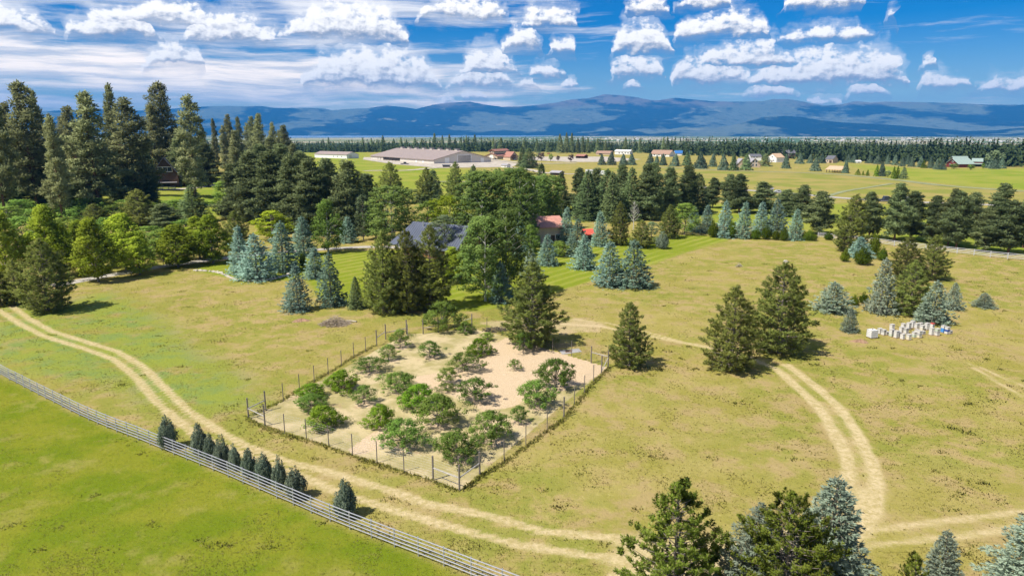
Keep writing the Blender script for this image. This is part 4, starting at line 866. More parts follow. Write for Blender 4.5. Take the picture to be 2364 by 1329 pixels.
# ---- fields and farm beyond
grove('ypine', 'grey green conifer', 'standing in the field left of the leafy grove', [(984,470,388,54),(1001,470,393,58,'gspruce'),(1051,458,375,52)])
plant('gspruce', 1222, 388, 342, 44, 'full grey spruce in front of the red-roofed stable', None)
plant('gspruce', 1206, 385, 338, 26, 'slim spruce left beside the full one near the stable')
grove('farmaroon', 'dark red plum tree', 'on the grass beside the stable', [(1166,369,356,13),(1186,370,356,15),(1250,371,352,21),(1288,372,359,12),(1318,374,356,19)])
plant('farround', 1243, 368, 350, 16, 'pale tree behind the dark red plum trees')
plant('fargreen', 1271, 372, 355, 14, 'small green tree between the dark red plum trees')
grove('farblue', 'dark spruce', 'in the line below the brown-roofed sheds', [(1389,381,355,19),(1411,381,350,23),(1439,381,355,21),(1458,381,355,23),(1501,378,352,20),(1516,379,358,14),(1531,382,355,19),(1558,384,355,25),(1586,383,350,24,'far')])
grove('farblue', 'spruce', 'in the row by the tan gabled house', [(1617,389,354,35),(1645,385,354,21),(1670,393,356,27),(1693,394,356,23,'far'),(1722,393,354,28,'far'),(1766,384,354,31,'farpine'),(1814,389,356,21),(1846,378,354,22),(1870,377,356,16),(1882,395,364,26),(1897,377,354,19)])
grove('farblue', 'blue spruce', 'in the long row left of the dark red house', [(1958,375,356,19),(1970,376,358,19),(2007,377,359,19),(2026,379,358,19),(2049,379,357,15),(2066,381,357,16),(2082,384,364,15),(2096,380,354,18),(2104,385,362,16),(2125,386,360,18),(2132,388,370,14,'farbright'),(2148,388,360,18),(2161,391,366,16),(2174,392,364,19)])
plant('farblue', 2220, 383, 360, 20, 'blue spruce right of the dark red house')
plant('farblue', 1951, 400, 370, 17, 'spruce beside the open timber pavilion')
grove('farbright', 'small tree', 'in the clump at the bend of the verge', [(1980,404,390,13),(1992,405,394,7),(2002,406,392,10),(2023,407,380,13),(2035,407,372,18,'farblue'),(2049,409,393,17,'farround'),(2063,413,384,13),(2071,412,384,14),(2085,413,385,22,'farpine')])
plant('farround', 2297, 388, 347, 46, 'large pale rounded tree right of the green-roofed shed')
grove('farblue', 'dark spruce', 'under the large pale rounded tree', [(2285,388,360,25),(2295,390,368,22),(2311,389,364,21)])
grove('fargreen', 'rounded bush', 'before the dark red house and shed', [(2202,390,378,25),(2241,392,380,21),(2269,391,376,10)])
grove('farpine', 'distant conifer', 'in the line behind the long barn', [(747,349,321,13),(760,349,317,13),(771,349,326,12),(839,347,317,15),(859,347,318,13),(871,347,321,13),(885,348,313,19),(909,346,320,14),(926,346,316,14),(939,346,322,14),(958,346,317,16),(1004,349,307,19),(1022,349,312,14),(1038,349,310,16),(1051,349,318,14),(1065,350,316,13),(1077,350,313,14),(1096,350,310,18),(1112,350,320,13),(1139,351,317,13),(1157,351,317,19)])
grove('farpine', 'distant conifer', 'in the cluster behind the stable paddock', [(1293,354,309,20),(1307,354,306,17),(1320,354,306,16),(1333,354,318,14),(1345,354,314,15),(1357,354,317,14),(1379,354,319,15),(1398,354,323,14),(1443,354,317,16),(1477,354,318,13),(1531,355,318,14),(1540,355,315,15),(1210,352,322,15),(1240,352,325,15),(1265,352,324,15)])
# ---- the wood that fills the valley edge, too many to count
rng = np.random.default_rng(77)
def far_wood():
    V = []; T = []
    n = 13000; az = np.radians(rng.uniform(-44, 44, n)); d = np.interp(np.degrees(az), [-44, 3, 9, 16, 26, 44], [1090, 1090, 1000, 830, 760, 700])*(0.92+0.3*fbm(np.degrees(az)*0.55, az*0, 3, 2))+rng.random(n)**1.8*2700
    x = d*np.sin(az); y = d*np.cos(az); z = terrain(x, y)
    n2 = fbm(x/260.0, y/260.0, 3, 4); keep = (n2 > np.where(d < 1700, 0.36, 0.44)); x, y, z, d = x[keep], y[keep], z[keep], d[keep]
    g = np.radians(rng.uniform(-40, 42, 900)); gd = 4200+rng.random(900)*4600; k2 = fbm(gd/500, g*30, 2, 6) > 0.55; g, gd = g[k2], gd[k2]
    x = np.concatenate([x, gd*np.sin(g)]); y = np.concatenate([y, gd*np.cos(g)]); z = np.concatenate([z, terrain(gd*np.sin(g), gd*np.cos(g))]); d = np.concatenate([d, gd])
    n = len(x); H = (9+15*rng.random(n)**1.3)*(0.72+0.6*fbm(x/120.0, y/120.0, 2, 9)); R = 2.6+1.6*rng.random(n); k = 15
    f = (np.arange(k)/k)[None]+rng.random((n, k))*0.06; a = rng.random((n, k))*6.283; r = R[:, None]*((1-f)**0.75)*(0.45+0.5*rng.random((n, k)))
    C = np.stack([x[:, None]+r*np.cos(a), y[:, None]+r*np.sin(a), z[:, None]+H[:, None]*(0.04+0.92*f)], -1).reshape(-1, 3)
    D = np.stack([np.cos(a), np.sin(a), rng.normal(size=a.shape)*0.5+0.3], -1).reshape(-1, 3); sz = (2.6*(1.1-0.6*f)).reshape(-1)
    V = leaves(C, D, sz*1.7, sz*1.1, rng); t = np.clip(np.repeat(rng.random(n)*0.7, k)+rng.random(n*k)*0.35, 0, 1)
    o = link('forest', crown_mesh('forest', V, t, M['farforest'], D*np.array([1, 1, 0.5])+np.array([0, 0, 0.35]))); tag(o, 'dark conifer forest filling the valley edge beyond the fields', 'forest', kind='stuff')
far_wood()
# ------------------------------------------------------------------ buildings
def paint(key, col, rough=0.7, **k): M[key] = plain(key, col, rough, **k); return M[key]
paint('w_cream', (0.62, 0.57, 0.50), var=0.06); paint('w_white', (0.78, 0.77, 0.74), var=0.05); paint('w_tan', (0.52, 0.40, 0.28), var=0.1); paint('w_brown', (0.085, 0.05, 0.032), var=0.2, scale=3)
paint('w_log', (0.24, 0.115, 0.05), var=0.25, scale=3); paint('w_red', (0.16, 0.035, 0.03), var=0.1); paint('w_grey', (0.36, 0.34, 0.32), var=0.1); paint('w_peach', (0.60, 0.46, 0.33), var=0.08)
paint('r_taupe', (0.31, 0.245, 0.215), 0.6, var=0.06, scale=0.3); paint('r_rust', (0.36, 0.17, 0.12), var=0.12); paint('r_brown', (0.34, 0.215, 0.15), var=0.12); paint('r_blue', (0.05, 0.17, 0.42), 0.5, var=0.08)
paint('r_orange', (0.52, 0.25, 0.185), 0.6, var=0.12, scale=0.8); paint('r_slate', (0.125, 0.140, 0.180), 0.35, var=0.08, scale=0.5, metal=0.25); paint('r_dark', (0.13, 0.13, 0.14), var=0.1); paint('r_green', (0.30, 0.38, 0.33), 0.5, var=0.08)
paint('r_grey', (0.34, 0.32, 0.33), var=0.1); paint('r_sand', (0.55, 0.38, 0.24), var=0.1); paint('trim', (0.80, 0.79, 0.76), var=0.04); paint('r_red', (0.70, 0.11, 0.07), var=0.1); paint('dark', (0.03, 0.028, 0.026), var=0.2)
paint('fence_pale', (0.52, 0.52, 0.53), var=0.1); paint('metal', (0.46, 0.46, 0.48), 0.45, var=0.1, metal=0.5); paint('wood_grey', (0.19, 0.165, 0.14), 0.9, var=0.25, scale=5); paint('rail_wood', (0.40, 0.37, 0.33), 0.9, var=0.2, scale=4); paint('rubber', (0.02, 0.02, 0.02))
m_, t_, o_ = mat_new('glass'); b_ = t_.add('ShaderNodeBsdfPrincipled'); b_.inputs['Base Color'].default_value = (0.04, 0.05, 0.06, 1); b_.inputs['Roughness'].default_value = 0.08; t_.put(o_.inputs[0], b_.outputs[0]); M['glass'] = m_

def gable_body(L, Dp, he, hr, ridge):
    if ridge == 'x':
        v = [(0,0,-.4),(L,0,-.4),(L,Dp,-.4),(0,Dp,-.4),(0,0,he),(L,0,he),(L,Dp,he),(0,Dp,he),(0,Dp/2,hr),(L,Dp/2,hr)]
        f = [(0,1,5,4),(2,3,7,6),(1,2,6,9,5),(3,0,4,8,7),(4,5,9,8),(6,7,8,9),(3,2,1,0)]
    else:
        v = [(0,0,-.4),(L,0,-.4),(L,Dp,-.4),(0,Dp,-.4),(0,0,he),(L,0,he),(L,Dp,he),(0,Dp,he),(L/2,0,hr),(L/2,Dp,hr)]
        f = [(0,1,5,8,4),(2,3,7,9,6),(1,2,6,5),(3,0,4,7),(4,8,9,7),(5,6,9,8),(3,2,1,0)]
    return MB().poly(v, f)
def gable_roof(L, Dp, he, hr, ridge, ov=0.5, th=0.22, x0=0.0):
    mb = MB()
    for s in (0, 1):
        W_ = Dp if ridge == 'x' else L; Ln = L if ridge == 'x' else Dp; sl = (hr-he)/(W_/2)
        e = -ov; a = [(e, he-ov*sl+0.04), (W_/2, hr+0.04)]
        if s: a = [(W_-p, z) for p, z in a]
        (p0, z0), (p1, z1) = a
        q = []
        for l in (-ov+x0, Ln+ov):
            for p, z in ((p0, z0), (p1, z1), (p1, z1+th), (p0, z0+th)): q.append((l, p, z) if ridge == 'x' else (p, l, z))
        mb.poly(q, [(0,1,2,3),(7,6,5,4),(0,4,5,1),(1,5,6,2),(2,6,7,3),(3,7,4,0)])
    return mb
def building(name, label, xl, yl, xr, yr, dp, ye, yr_, wall, roof, ridge='x', feats=(), cat='building', ov=None, he=None, hr=None, th=None, group=None):
    """a gabled building whose front runs from (xl, yl) to (xr, yr); feats = (face, kind, s, z, w, h) in shares of the face"""
    A = ground_at(xl, yl); B = ground_at(xr, yr); u = B-A; u.z = 0; L = u.length; rz = math.atan2(u.y, u.x)
    he = he or height_of(A, ye); hr = hr or max(he+0.6, height_of(A+Vector((-u.y, u.x, 0)).normalized()*(dp/2 if ridge == 'x' else 0), yr_))
    root = link(name, None, None, A, rz); tag(root, label, cat, group)
    gable_body(L, dp, he, hr, ridge).build('wall', M[wall], root)
    rf = gable_roof(L, dp, he, hr, ridge, ov if ov is not None else max(0.4, 0.025*L), th or 0.25).build('roof', M[roof], root)
    for (face, kind, s, z, w, h, mt) in feats:
        FL = L if face in 'FB' else dp; W_ = w; cx = s*FL; t = 0.12
        def at(n, depth, ww, hh, mat, par, dz=0.0):
            if face == 'F': c = (cx, -depth/2, z+h/2+dz); sz = (ww, depth, hh)
            elif face == 'R': c = (L+depth/2, cx, z+h/2+dz); sz = (depth, ww, hh)
            else: c = (-depth/2, cx, z+h/2+dz); sz = (depth, ww, hh)
            return MB().box(c, sz).build(n, M[mat], par)
        if kind == 'window':
            fr = at('window', 0.10, W_, h, 'trim', root); at('pane', 0.13, W_*0.80, h*0.80, 'glass', fr)
        else: at(kind, 0.12, W_, h, mt, root)
    return root, L, he, hr, rf
def W(face, s, z, w, h): return (face, 'window', s, z, w, h, 'glass')
def Dr(face, s, z, w, h, mt='trim', kind='door'): return (face, kind, s, z, w, h, mt)

b, L, he, hr, rf = building('arena_barn', 'huge grey-roofed riding barn with row of roof vents', 857,367,1002,378, 67, 369.5, 343, 'w_cream', 'r_taupe', 'x',
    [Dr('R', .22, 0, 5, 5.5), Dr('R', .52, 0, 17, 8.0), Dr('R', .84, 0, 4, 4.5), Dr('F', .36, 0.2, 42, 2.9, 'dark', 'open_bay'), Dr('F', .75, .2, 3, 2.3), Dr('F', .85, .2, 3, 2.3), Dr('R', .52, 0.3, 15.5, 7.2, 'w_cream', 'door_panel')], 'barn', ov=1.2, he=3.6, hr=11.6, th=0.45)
for k in range(8):
    c = MB().box((14+k*(L-26)/7.0, 33.5, hr+0.9), (5.2, 3.0, 1.9)).build('roof_vent', M['w_cream'], b); MB().box((14+k*(L-26)/7.0, 33.5, hr+2.1), (6.6, 4.4, 0.45)).build('vent_cap', M['r_dark'], c)
for k in range(7): MB().box((26+k*7.4, -3.2, 1.5), (0.35, 0.35, 3.0)).build('porch_post', M['w_brown'], b)
building('long_shed', 'long low white shed left of the grey riding barn', 726.5,364,800.7,366.5, 18, 357.5, 347, 'w_white', 'r_taupe', 'x', [W('F', .72, 1.6, 1.6, 1.3), W('F', .85, 1.6, 1.6, 1.3), W('F', .60, 1.6, 1.6, 1.3), Dr('R', .3, 0, 4, 4, 'w_cream')], 'shed', ov=0.6, he=4.4, hr=7.4)
b, L, he, hr, rf = building('stable', 'tan stable with rust roof and raised clerestory of dark windows', 1121,367,1148,367.5, 40, 359, 349, 'w_peach', 'r_rust', 'y', [Dr('F', .5, 0, 4.5, 4.5), W('F', .22, 1.2, 1.5, 1.5), W('F', .78, 1.2, 1.5, 1.5)], 'stable', ov=1.0, he=3.6, hr=6.6)
MB().box((L/2, 20, hr+0.6), (5.4, 38, 3.4)).build('clerestory', M['w_peach'], b)
for k in range(9):
    wn = MB().box((L/2+2.76, 3+k*4.1, hr+1.2), (0.1, 3.0, 1.4)).build('window', M['trim'], b); MB().box((L/2+2.80, 3+k*4.1, hr+1.2), (0.1, 2.6, 1.1)).build('pane', M['glass'], wn)
    if k < 2: MB().box((L/2-1.3+k*2.6, 0.9, hr+1.2), (1.5, 0.12, 1.2)).build('window', M['glass'], b)
gable_roof(7.0, 39, hr+2.3, hr+4.2, 'y', 0.6, 0.25).build('upper_roof', M['r_rust'], b).location = (L/2-3.5, 0.5, 0)
building('stable_annex', 'small rust-roofed annex with steep gable beside the stable', 1178,370,1196,369.5, 14, 362, 351, 'w_peach', 'r_rust', 'y', [Dr('F', .5, 0, 3, 3)], 'building', ov=0.6)
def shelter(name, label, xl, yl, xr, yr, dp, ye, yri, roofm, cat='shelter', posts=4, back=None, ridge='x'):
    A = ground_at(xl, yl); B = ground_at(xr, yr); u = B-A; u.z = 0; L = u.length; he = height_of(A, ye); hr = max(he+0.6, height_of(A, yri))
    root = link(name, None, None, A, math.atan2(u.y, u.x)); tag(root, label, cat)
    gable_roof(L, dp, he, hr, ridge, 0.6, 0.25).build('roof', M[roofm], root)
    for y in (0.2, dp-0.2):
        for k in range(posts): MB().box((0.2+(L-0.4)*k/(posts-1), y, he/2-0.1), (0.32, 0.32, he+0.2)).build('post', M['w_brown'], root)
    if back: MB().box((L/2, dp-0.35, he/2), (L-0.6, 0.2, he)).build('back_wall', M[back], root); MB().box((0.35, dp/2, he/2), (0.2, dp-1.2, he)).build('side_wall', M[back], root)
    return root
shelter('horse_shelter', 'rust-roofed open shelter right of the plum trees', 1329,365.5,1348,366, 9, 360, 356.5, 'r_rust', back='w_brown')
building('brown_shed', 'long low brown-roofed shed behind the paddock', 1376,357.5,1410,358, 12, 353.5, 348.5, 'w_tan', 'r_brown', 'x', [Dr('F', .3, 0, 4, 2.5, 'dark', 'open_bay')], 'shed')
building('white_hall', 'white building with dark windows behind the paddock', 1419,356.5,1454,357, 14, 349, 346, 'w_white', 'w_white', 'x', [W('F', .3, 1.2, 2, 2), W('F', .5, 1.2, 2, 2), W('F', .7, 1.2, 2, 2), W('F', .88, 1.2, 2, 2)], 'building')
building('farmhouse', 'long white house with red brown roof behind the spruce line', 1502,361,1545,362, 16, 355, 346.5, 'w_white', 'r_brown', 'x', [W('F', .2, 1.2, 2, 1.6), W('F', .45, 1.2, 2, 1.6), Dr('F', .6, 0, 1.5, 2.4, 'w_brown'), W('F', .8, 1.2, 2, 1.6)], 'house')
building('blue_roof_shed', 'bright blue roofed shed right of the red brown roof', 1559,359,1577,359, 12, 354.5, 348, 'w_white', 'r_blue', 'x', [Dr('F', .5, 0, 4, 2.2)], 'shed')
building('blue_roof_lean_to', 'second small bright blue roof further right', 1587,358,1595,358, 8, 354, 349.5, 'w_white', 'r_blue', 'x', [Dr('F', .5, 0, 2, 2)], 'shed')
b, L, he, hr, rf = building('gabled_house', 'tan house with tall window gable behind the spruce row', 1728,387,1755,387, 13, 379, 366, 'w_tan', 'r_grey', 'y', [W('F', .36, 1.0, 1.7, 2.6), W('F', .64, 1.0, 1.7, 2.6), W('F', .38, 4.2, 1.7, 2.2), W('F', .62, 4.2, 1.7, 2.2)], 'house', ov=0.7)
gable_body(9, 10, he*0.9, hr*0.96, 'y').build('wing_wall', M['w_tan'], b).location = (-9.6, 2, 0); gable_roof(9, 10, he*0.9, hr*0.96, 'y', 0.6).build('wing_roof', M['r_grey'], b).location = (-9.6, 2, 0)
building('white_house', 'white two-storey house with sandy orange gable roof', 1772,374,1792,375, 11, 363, 354.5, 'w_white', 'r_sand', 'y', [W('F', .3, 1.0, 1.6, 1.6), W('F', .7, 1.0, 1.6, 1.6), W('F', .5, 4.6, 1.6, 1.6), Dr('F', .5, 0, 1.3, 2.2, 'w_brown')], 'house')
building('grey_roof_house', 'pale house with dark grey roof behind the tan gabled one', 1733,371,1758,371, 12, 362, 356, 'w_white', 'r_dark', 'x', [W('F', .3, 3, 1.5, 1.3), W('F', .55, 3, 1.5, 1.3)], 'house')
building('dark_roof_house', 'tall dark brown house with charcoal roof above the spruces', 1805,366,1837,366, 14, 354, 346.5, 'w_brown', 'r_dark', 'x', [W('F', .25, 3.5, 2, 1.6), W('F', .5, 3.5, 2, 1.6), W('F', .75, 3.5, 2, 1.6)], 'house')
building('brown_house', 'peach walled house with dark hip right of charcoal-roofed house', 1905,376,1922,376.5, 14, 367.5, 359.5, 'w_peach', 'r_dark', 'x', [W('F', .3, 1.2, 1.5, 1.5), Dr('F', .7, 0, 2.5, 2.5, 'w_brown', 'garage_door')], 'house')
shelter('pavilion', 'open timber pavilion with pale roof at the field edge', 1907,398,1941,399.5, 13, 391, 384, 'r_sand', 'pavilion', 6)
b, L, he, hr, rf = building('dark_red_house', 'dark red house with pale green roofs and white eaves', 2184,385,2212,387, 14, 376.5, 366, 'w_red', 'r_green', 'y', [W('F', .3, 1.0, 1.6, 1.8), W('F', .6, 1.0, 1.6, 1.8), W('F', .5, 4.2, 2, 1.6)], 'house', ov=0.9)
gable_body(10, 13, he*1.15, hr*1.25, 'y').build('wing_wall', M['w_red'], b).location = (-5, 5, 0); gable_roof(10, 13, he*1.15, hr*1.25, 'y', 0.9).build('wing_roof', M['r_green'], b).location = (-5, 5, 0); MB().box((4, -1.4, 0.8), (8, 2.6, 1.5)).build('deck', M['w_red'], b)
b, L, he, hr, rf = building('green_roof_barn', 'two-tier barn with pale green roofs right of dark red house', 2243,384.5,2267,385, 9, 373, 366, 'w_red', 'r_green', 'x', [Dr('F', .3, 0, 3, 2.4, 'dark', 'open_bay'), Dr('F', .7, 0, 3, 2.4, 'dark', 'open_bay')], 'barn')
MB().poly([(0,-3.2,he*.50),(L,-3.2,he*.50),(L,0,he*.66),(0,0,he*.66),(0,-3.2,he*.53),(L,-3.2,he*.53),(L,0,he*.69),(0,0,he*.69)], [(3,2,1,0),(4,5,6,7),(0,1,5,4),(1,2,6,5),(2,3,7,6),(3,0,4,7)]).build('lower_roof', M['r_green'], b)
building('white_garden_shed', 'tiny white shed among the blue spruces on the right', 1977,376.5,1988,376.5, 5, 373, 370.5, 'w_white', 'w_white', 'x', [Dr('F', .5, 0, 1.5, 1.6, 'w_grey')], 'shed')
building('pump_shed', 'small white shed with grey roof on the farm lane', 1157,386.5,1170,387, 5, 381.5, 378.5, 'w_white', 'r_grey', 'x', [Dr('F', .7, 0, 1.2, 2, 'w_grey')], 'shed')
shelter('dark_field_shelter', 'dark open field shelter in front of the riding barn', 1022,386,1038,386, 5, 382, 380.5, 'r_dark', back='dark')
shelter('run_in_shed', 'grey run-in shed with pale roof below the full spruce', 1270,404,1291,405, 6, 398, 394.5, 'r_grey', back='w_grey')
building('field_hut', 'grey box hut beside the gravel road behind pines', 1772,444,1784,444, 4, 436.5, 435, 'w_grey', 'r_grey', 'x', [Dr('F', .3, 0, 1.0, 1.8, 'dark')], 'hut')

# ---- the two houses among the trees and the log house in the wood
b, L, he, hr, rf = building('log_house', 'brown log house with blue grey metal roof behind three pines', 930,589,1052,604, 11.5, 566, 515, 'w_log', 'r_slate', 'x',
    [W('R', .32, 0.9, 1.5, 1.7), W('R', .68, 0.9, 1.5, 1.7), W('R', .5, 4.3, 1.6, 1.5), W('F', .25, 0.9, 1.5, 1.4), W('F', .55, 0.9, 1.5, 1.4), Dr('F', .75, 0.0, 1.1, 2.2, 'w_brown')], 'house', ov=1.0, he=3.0, hr=7.5)
for k in range(27):
    q = MB(); x = -0.9+k*(L+1.8)/26; y0, z0, y1, z1 = -0.98, 2.64, 5.7, 7.78; q.poly([(x-.03,y0,z0),(x+.03,y0,z0),(x+.03,y1,z1),(x-.03,y1,z1),(x-.03,y0,z0+.05),(x+.03,y0,z0+.05),(x+.03,y1,z1+.05),(x-.03,y1,z1+.05)], [(3,2,1,0),(4,5,6,7),(0,1,5,4),(1,2,6,5),(2,3,7,6),(3,0,4,7)]); q.build('roof_seam', M['r_slate'], rf)
MB().tube([(3.2, 4.6, 6.2), (3.2, 4.6, 8.2)], 0.16, 8).build('chimney_pipe', M['metal'], rf); MB().tube([(9.6, 4.9, 6.4), (9.6, 4.9, 8.0)], 0.12, 8).build('vent_pipe', M['metal'], rf)
MB().poly([(-4.2,-1.0,2.2),(-1.0,-1.0,2.75),(-1.0,5.7,7.4),(-4.2,-1.0,2.36),(-1.0,-1.0,2.9),(-1.0,5.7,7.56)], [(2,1,0),(3,4,5),(0,1,4,3),(1,2,5,4),(2,0,3,5)]).build('flared_eave', M['r_slate'], b)
for k in range(9): MB().box((L+0.07, 5.75, 0.2+k*0.34), (0.10, 11.2, 0.27)).build('log', M['w_log'], b)
for k in range(12):
    zz = 3.3+k*0.36; ww = 11.2*(1-(zz+0.15-3.0)/4.5)
    if ww > 0.6: MB().box((L+0.07, 5.75, zz), (0.10, ww, 0.28)).build('log', M['w_log'], b)
b, L, he, hr, rf = building('orange_roof_house', 'beige house with coral orange roof half hidden by spruces', 1236,562,1300,559, 11, 525, 502, 'w_peach', 'r_orange', 'x', [W('F', .45, 1.0, 1.4, 1.4), W('F', .8, 1.0, 1.4, 1.4), Dr('F', .62, 0, 1.1, 2.1, 'w_brown')], 'house', ov=0.8)
MB().box((1.8, 5.5, hr+0.3), (0.9, 0.9, 1.8)).build('chimney', M['w_tan'], rf)
building('red_roof_shed', 'small shed with bright red roof between two dark spruces', 1353,563,1370,562, 3.5, 541, 531, 'w_brown', 'r_red', 'x', [Dr('F', .5, 0, 0.9, 1.8, 'dark')], 'shed')
b, L, he, hr, rf = building('wood_house', 'dark brown log house with three windows in the left wood', 354,430,414,432, 16, 402, 365, 'w_brown', 'r_dark', 'y', [W('F', .34, 6.4, 2.2, 2.4), W('F', .52, 6.4, 2.2, 2.4), W('F', .70, 6.4, 2.2, 2.4), Dr('F', .5, 0, 3.0, 2.6, 'dark', 'porch_opening')], 'house', ov=1.2)
MB().box((L/2, -1.6, he*0.30), (L*0.9, 3.0, 0.25)).build('porch_roof', M['r_grey'], b)

# ------------------------------------------------------------------ fences
def fence(name, label, px, h, rails, rr, pr, mp, mr, cat='fence', step_in=1, round_=True, top=0.08):
    root = link(name, None, None, (0, 0, 0)); tag(root, label, cat); P = [p if isinstance(p, Vector) else ground_at(*p) for p in px]
    root.location = P[0]; O = P[0]
    pm = MB()
    if round_: pm.tube([(0,0,-0.2),(0,0,h+top)], pr, 8)
    else: pm.box((0,0,(h+top)/2-0.1), (pr*2, pr*2, h+top+0.2))
    pm = pm.mesh('post', mp, smooth=False)
    for p in P: link('post', pm, root, p-O, 0.0)
    for z in rails:
        mb = MB()
        if round_: mb.tube([tuple(p-O+Vector((0, -pr*0.5, z))) for p in P], rr, 6)
        else:
            for a, c in zip(P[:-1], P[1:]):
                d = c-a; mid = (a+c)/2-O; mb.box((mid.x, mid.y-pr*0.9, mid.z+z), (d.length, 0.04, rr*2), math.atan2(d.y, d.x))
        mb.build('rail', mr, root)
    return root
PF = [(-32,845),(-15,854.5),(1,865),(22.6,877.6),(39,885.5),(55.7,894.3),(72,903),(89.4,912),(106,920.5),(125,930),(144.5,940),(164,950),(184,960),(205.6,970),(226,979),(247.7,988),(270,997),(295,1006.5),(319.8,1016),(346.6,1027),(373,1038),(401.6,1049.5),(431.4,1061.5),(461.7,1074),(492.9,1086.5),(527.5,1101),(562,1116.5),(599.3,1132.4),(639.4,1150),(677.8,1166),(719,1184.4),(762.6,1203),(807.9,1221.5),(858,1241),(911,1262),(966,1283),(1025,1306),(1088,1331),(1160,1359),(1240,1390)]
fence('pipe_fence', 'silver five-rail pipe fence crossing the lower left pasture', PF, 1.5, (0.30, 0.60, 0.90, 1.20, 1.50), 0.042, 0.052, M['metal'], M['metal'])
fence('white_rail_fence', 'pale four-rail fence in front of the right-hand pine row', [(1888,548),(1925,551.5),(1960,555),(1995,559),(2029,563),(2064,568),(2100,572),(2137,576),(2173,580.5),(2209,585),(2248,589),(2286,593.5),(2325.6,597.5),(2366,601.5),(2410,606)], 1.45, (0.35, 0.72, 1.08, 1.42), 0.05, 0.07, M['fence_pale'], M['fence_pale'], round_=False)
fence('wooden_rails', 'grey wooden rail fence behind the orange-roofed house', [(1322,506),(1340,506.5),(1358,507),(1376,508),(1394,509),(1412,510)], 1.4, (0.5, 1.0, 1.35), 0.09, 0.1, M['rail_wood'], M['rail_wood'], round_=False)
fence('paddock_rails', 'grey wooden rails by the lane beside the dark stand', [(500,417),(515,418),(530,419.5),(545,421),(560,422.5)], 1.5, (0.5, 1.0, 1.45), 0.1, 0.11, M['rail_wood'], M['rail_wood'], round_=False)
fence('slope_rails', 'wooden rails on the slope below the left log house', [(346,442),(360,440.5),(375,439.5),(390,439),(405,438)], 1.5, (0.5, 1.0, 1.45), 0.1, 0.11, M['rail_wood'], M['rail_wood'], round_=False)
fence('wood_edge_rails', 'wooden rails under the tall pines at far left', [(118,444),(132,446),(146,448),(158,450),(170,451.5)], 1.5, (0.5, 1.0, 1.45), 0.1, 0.11, M['rail_wood'], M['rail_wood'], round_=False)
# orchard deer fence
OF = [(574,965.4,0),(612,983,0),(657.7,1001,1),(707.6,1014,1),(759,1029,1),(814,1050,1),(870.6,1068,1),(932.7,1088,1),(1000,1108,0),(1060.7,1131.6,0),(1107.5,1098,0),(1163.8,1064,1),(1214,1028,1),(1263,991,1),(1301.7,963,0),(1325.8,932.5,1),(1349,906.5,1),(1369.9,880.6,1),(1388.6,861.4,0),(1403.7,847.9,0),(1364.7,837.7,0),(1319.5,822,1),(1275.7,809.5,1),(1240,799,1),(1200,787,1),(1158.8,774.5,1),(1124.3,765.5,1),(1089.5,757.6,0),(1050,762,1),(1012,767,0),(977,771,0)]
OG = [(938.7,772,0),(890.6,783,0),(869.8,798,0),(844.5,812,1),(817,826,1),(788.7,845,1),(758,864,1),(725.9,882,1),(691.8,903.3,1),(654.3,926,1),(613.8,948,0),(574,965.4,0)]
root = link('orchard_fence', None, None, ground_at(574, 965.4)); tag(root, 'tall wire fence on dark wooden posts round the orchard', 'fence'); O = root.location.copy()
thick = MB().tube([(0,0,-.2),(0,0,2.35)], 0.085, 8).mesh('post', M['wood_grey']); thin = MB().tube([(0,0,-.2),(0,0,2.2)], 0.05, 6).mesh('post', M['wood_grey'])
PO = [ground_at(x, y) for x, y, _ in OF]; PG = [ground_at(x, y) for x, y, _ in OG]
for (p, q) in list(zip(PO, OF))+list(zip(PG[:-1], OG[:-1])):
    link('post', thin if q[2] else thick, root, p-O)
def brace(i, j, P, z0, z1, nm='brace_rail'):
    MB().tube([tuple(P[i]-O+Vector((0,0,z0))), tuple(P[j]-O+Vector((0,0,z1)))], 0.055, 6).build(nm, M['rail_wood'], root)
brace(0, 1, PO, 1.15, 1.1); brace(8, 9, PO, 1.2, 1.2); brace(9, 10, PO, 1.2, 1.25); brace(18, 19, PO, 0.3, 1.35, 'diagonal_brace'); brace(20, 19, PO, 1.5, 1.5); brace(29, 30, PO, 1.0, 1.0); brace(27, 28, PO, 1.6, 1.3); brace(1, 2, PG, 1.2, 1.2); brace(10, 11, PG, 1.25, 1.15); brace(0, 1, PG, 1.0, 1.0)
mb = MB()
def strip(P):
    for a, c in zip(P[:-1], P[1:]):
        a = a-O; c = c-O; d = c-a; n = max(2, int(d.length/0.32)); sd = Vector((-d.y, d.x, 0)).normalized()*0.002
        for k in range(9):
            z = Vector((0, 0, 0.08+k*0.25)); mb.poly([a+z-sd, c+z-sd, c+z+Vector((0,0,.005))+sd, a+z+Vector((0,0,.005))+sd], [(0,1,2,3)])
        e = d.normalized()*0.003
        for k in range(1, n): p = a+d*(k/n); mb.poly([p-e, p+e, p+e+Vector((0,0,2.1)), p-e+Vector((0,0,2.1))], [(0,1,2,3)])
strip(PO); strip(PG); tag(mb.build('wire_mesh', M['metal'], root), kind='stuff')
# open gate leaf
g = link('orchard_gate', None, None, PG[0]+Vector((0.05, 0, 0))); tag(g, 'open barred gate leaf at the orchard entrance', 'gate'); dv = Vector((0.45, -1.9, 0)).normalized()
for k in range(3): MB().tube([tuple(dv*k*0.9+Vector((0,0,.12))), tuple(dv*k*0.9+Vector((0,0,2.0)))], 0.035, 6).build('stile', M['wood_grey'], g)
for z in (0.2, 0.8, 1.4, 1.95): MB().tube([(0,0,z), tuple(dv*1.8+Vector((0,0,z)))], 0.03, 6).build('bar', M['wood_grey'], g)

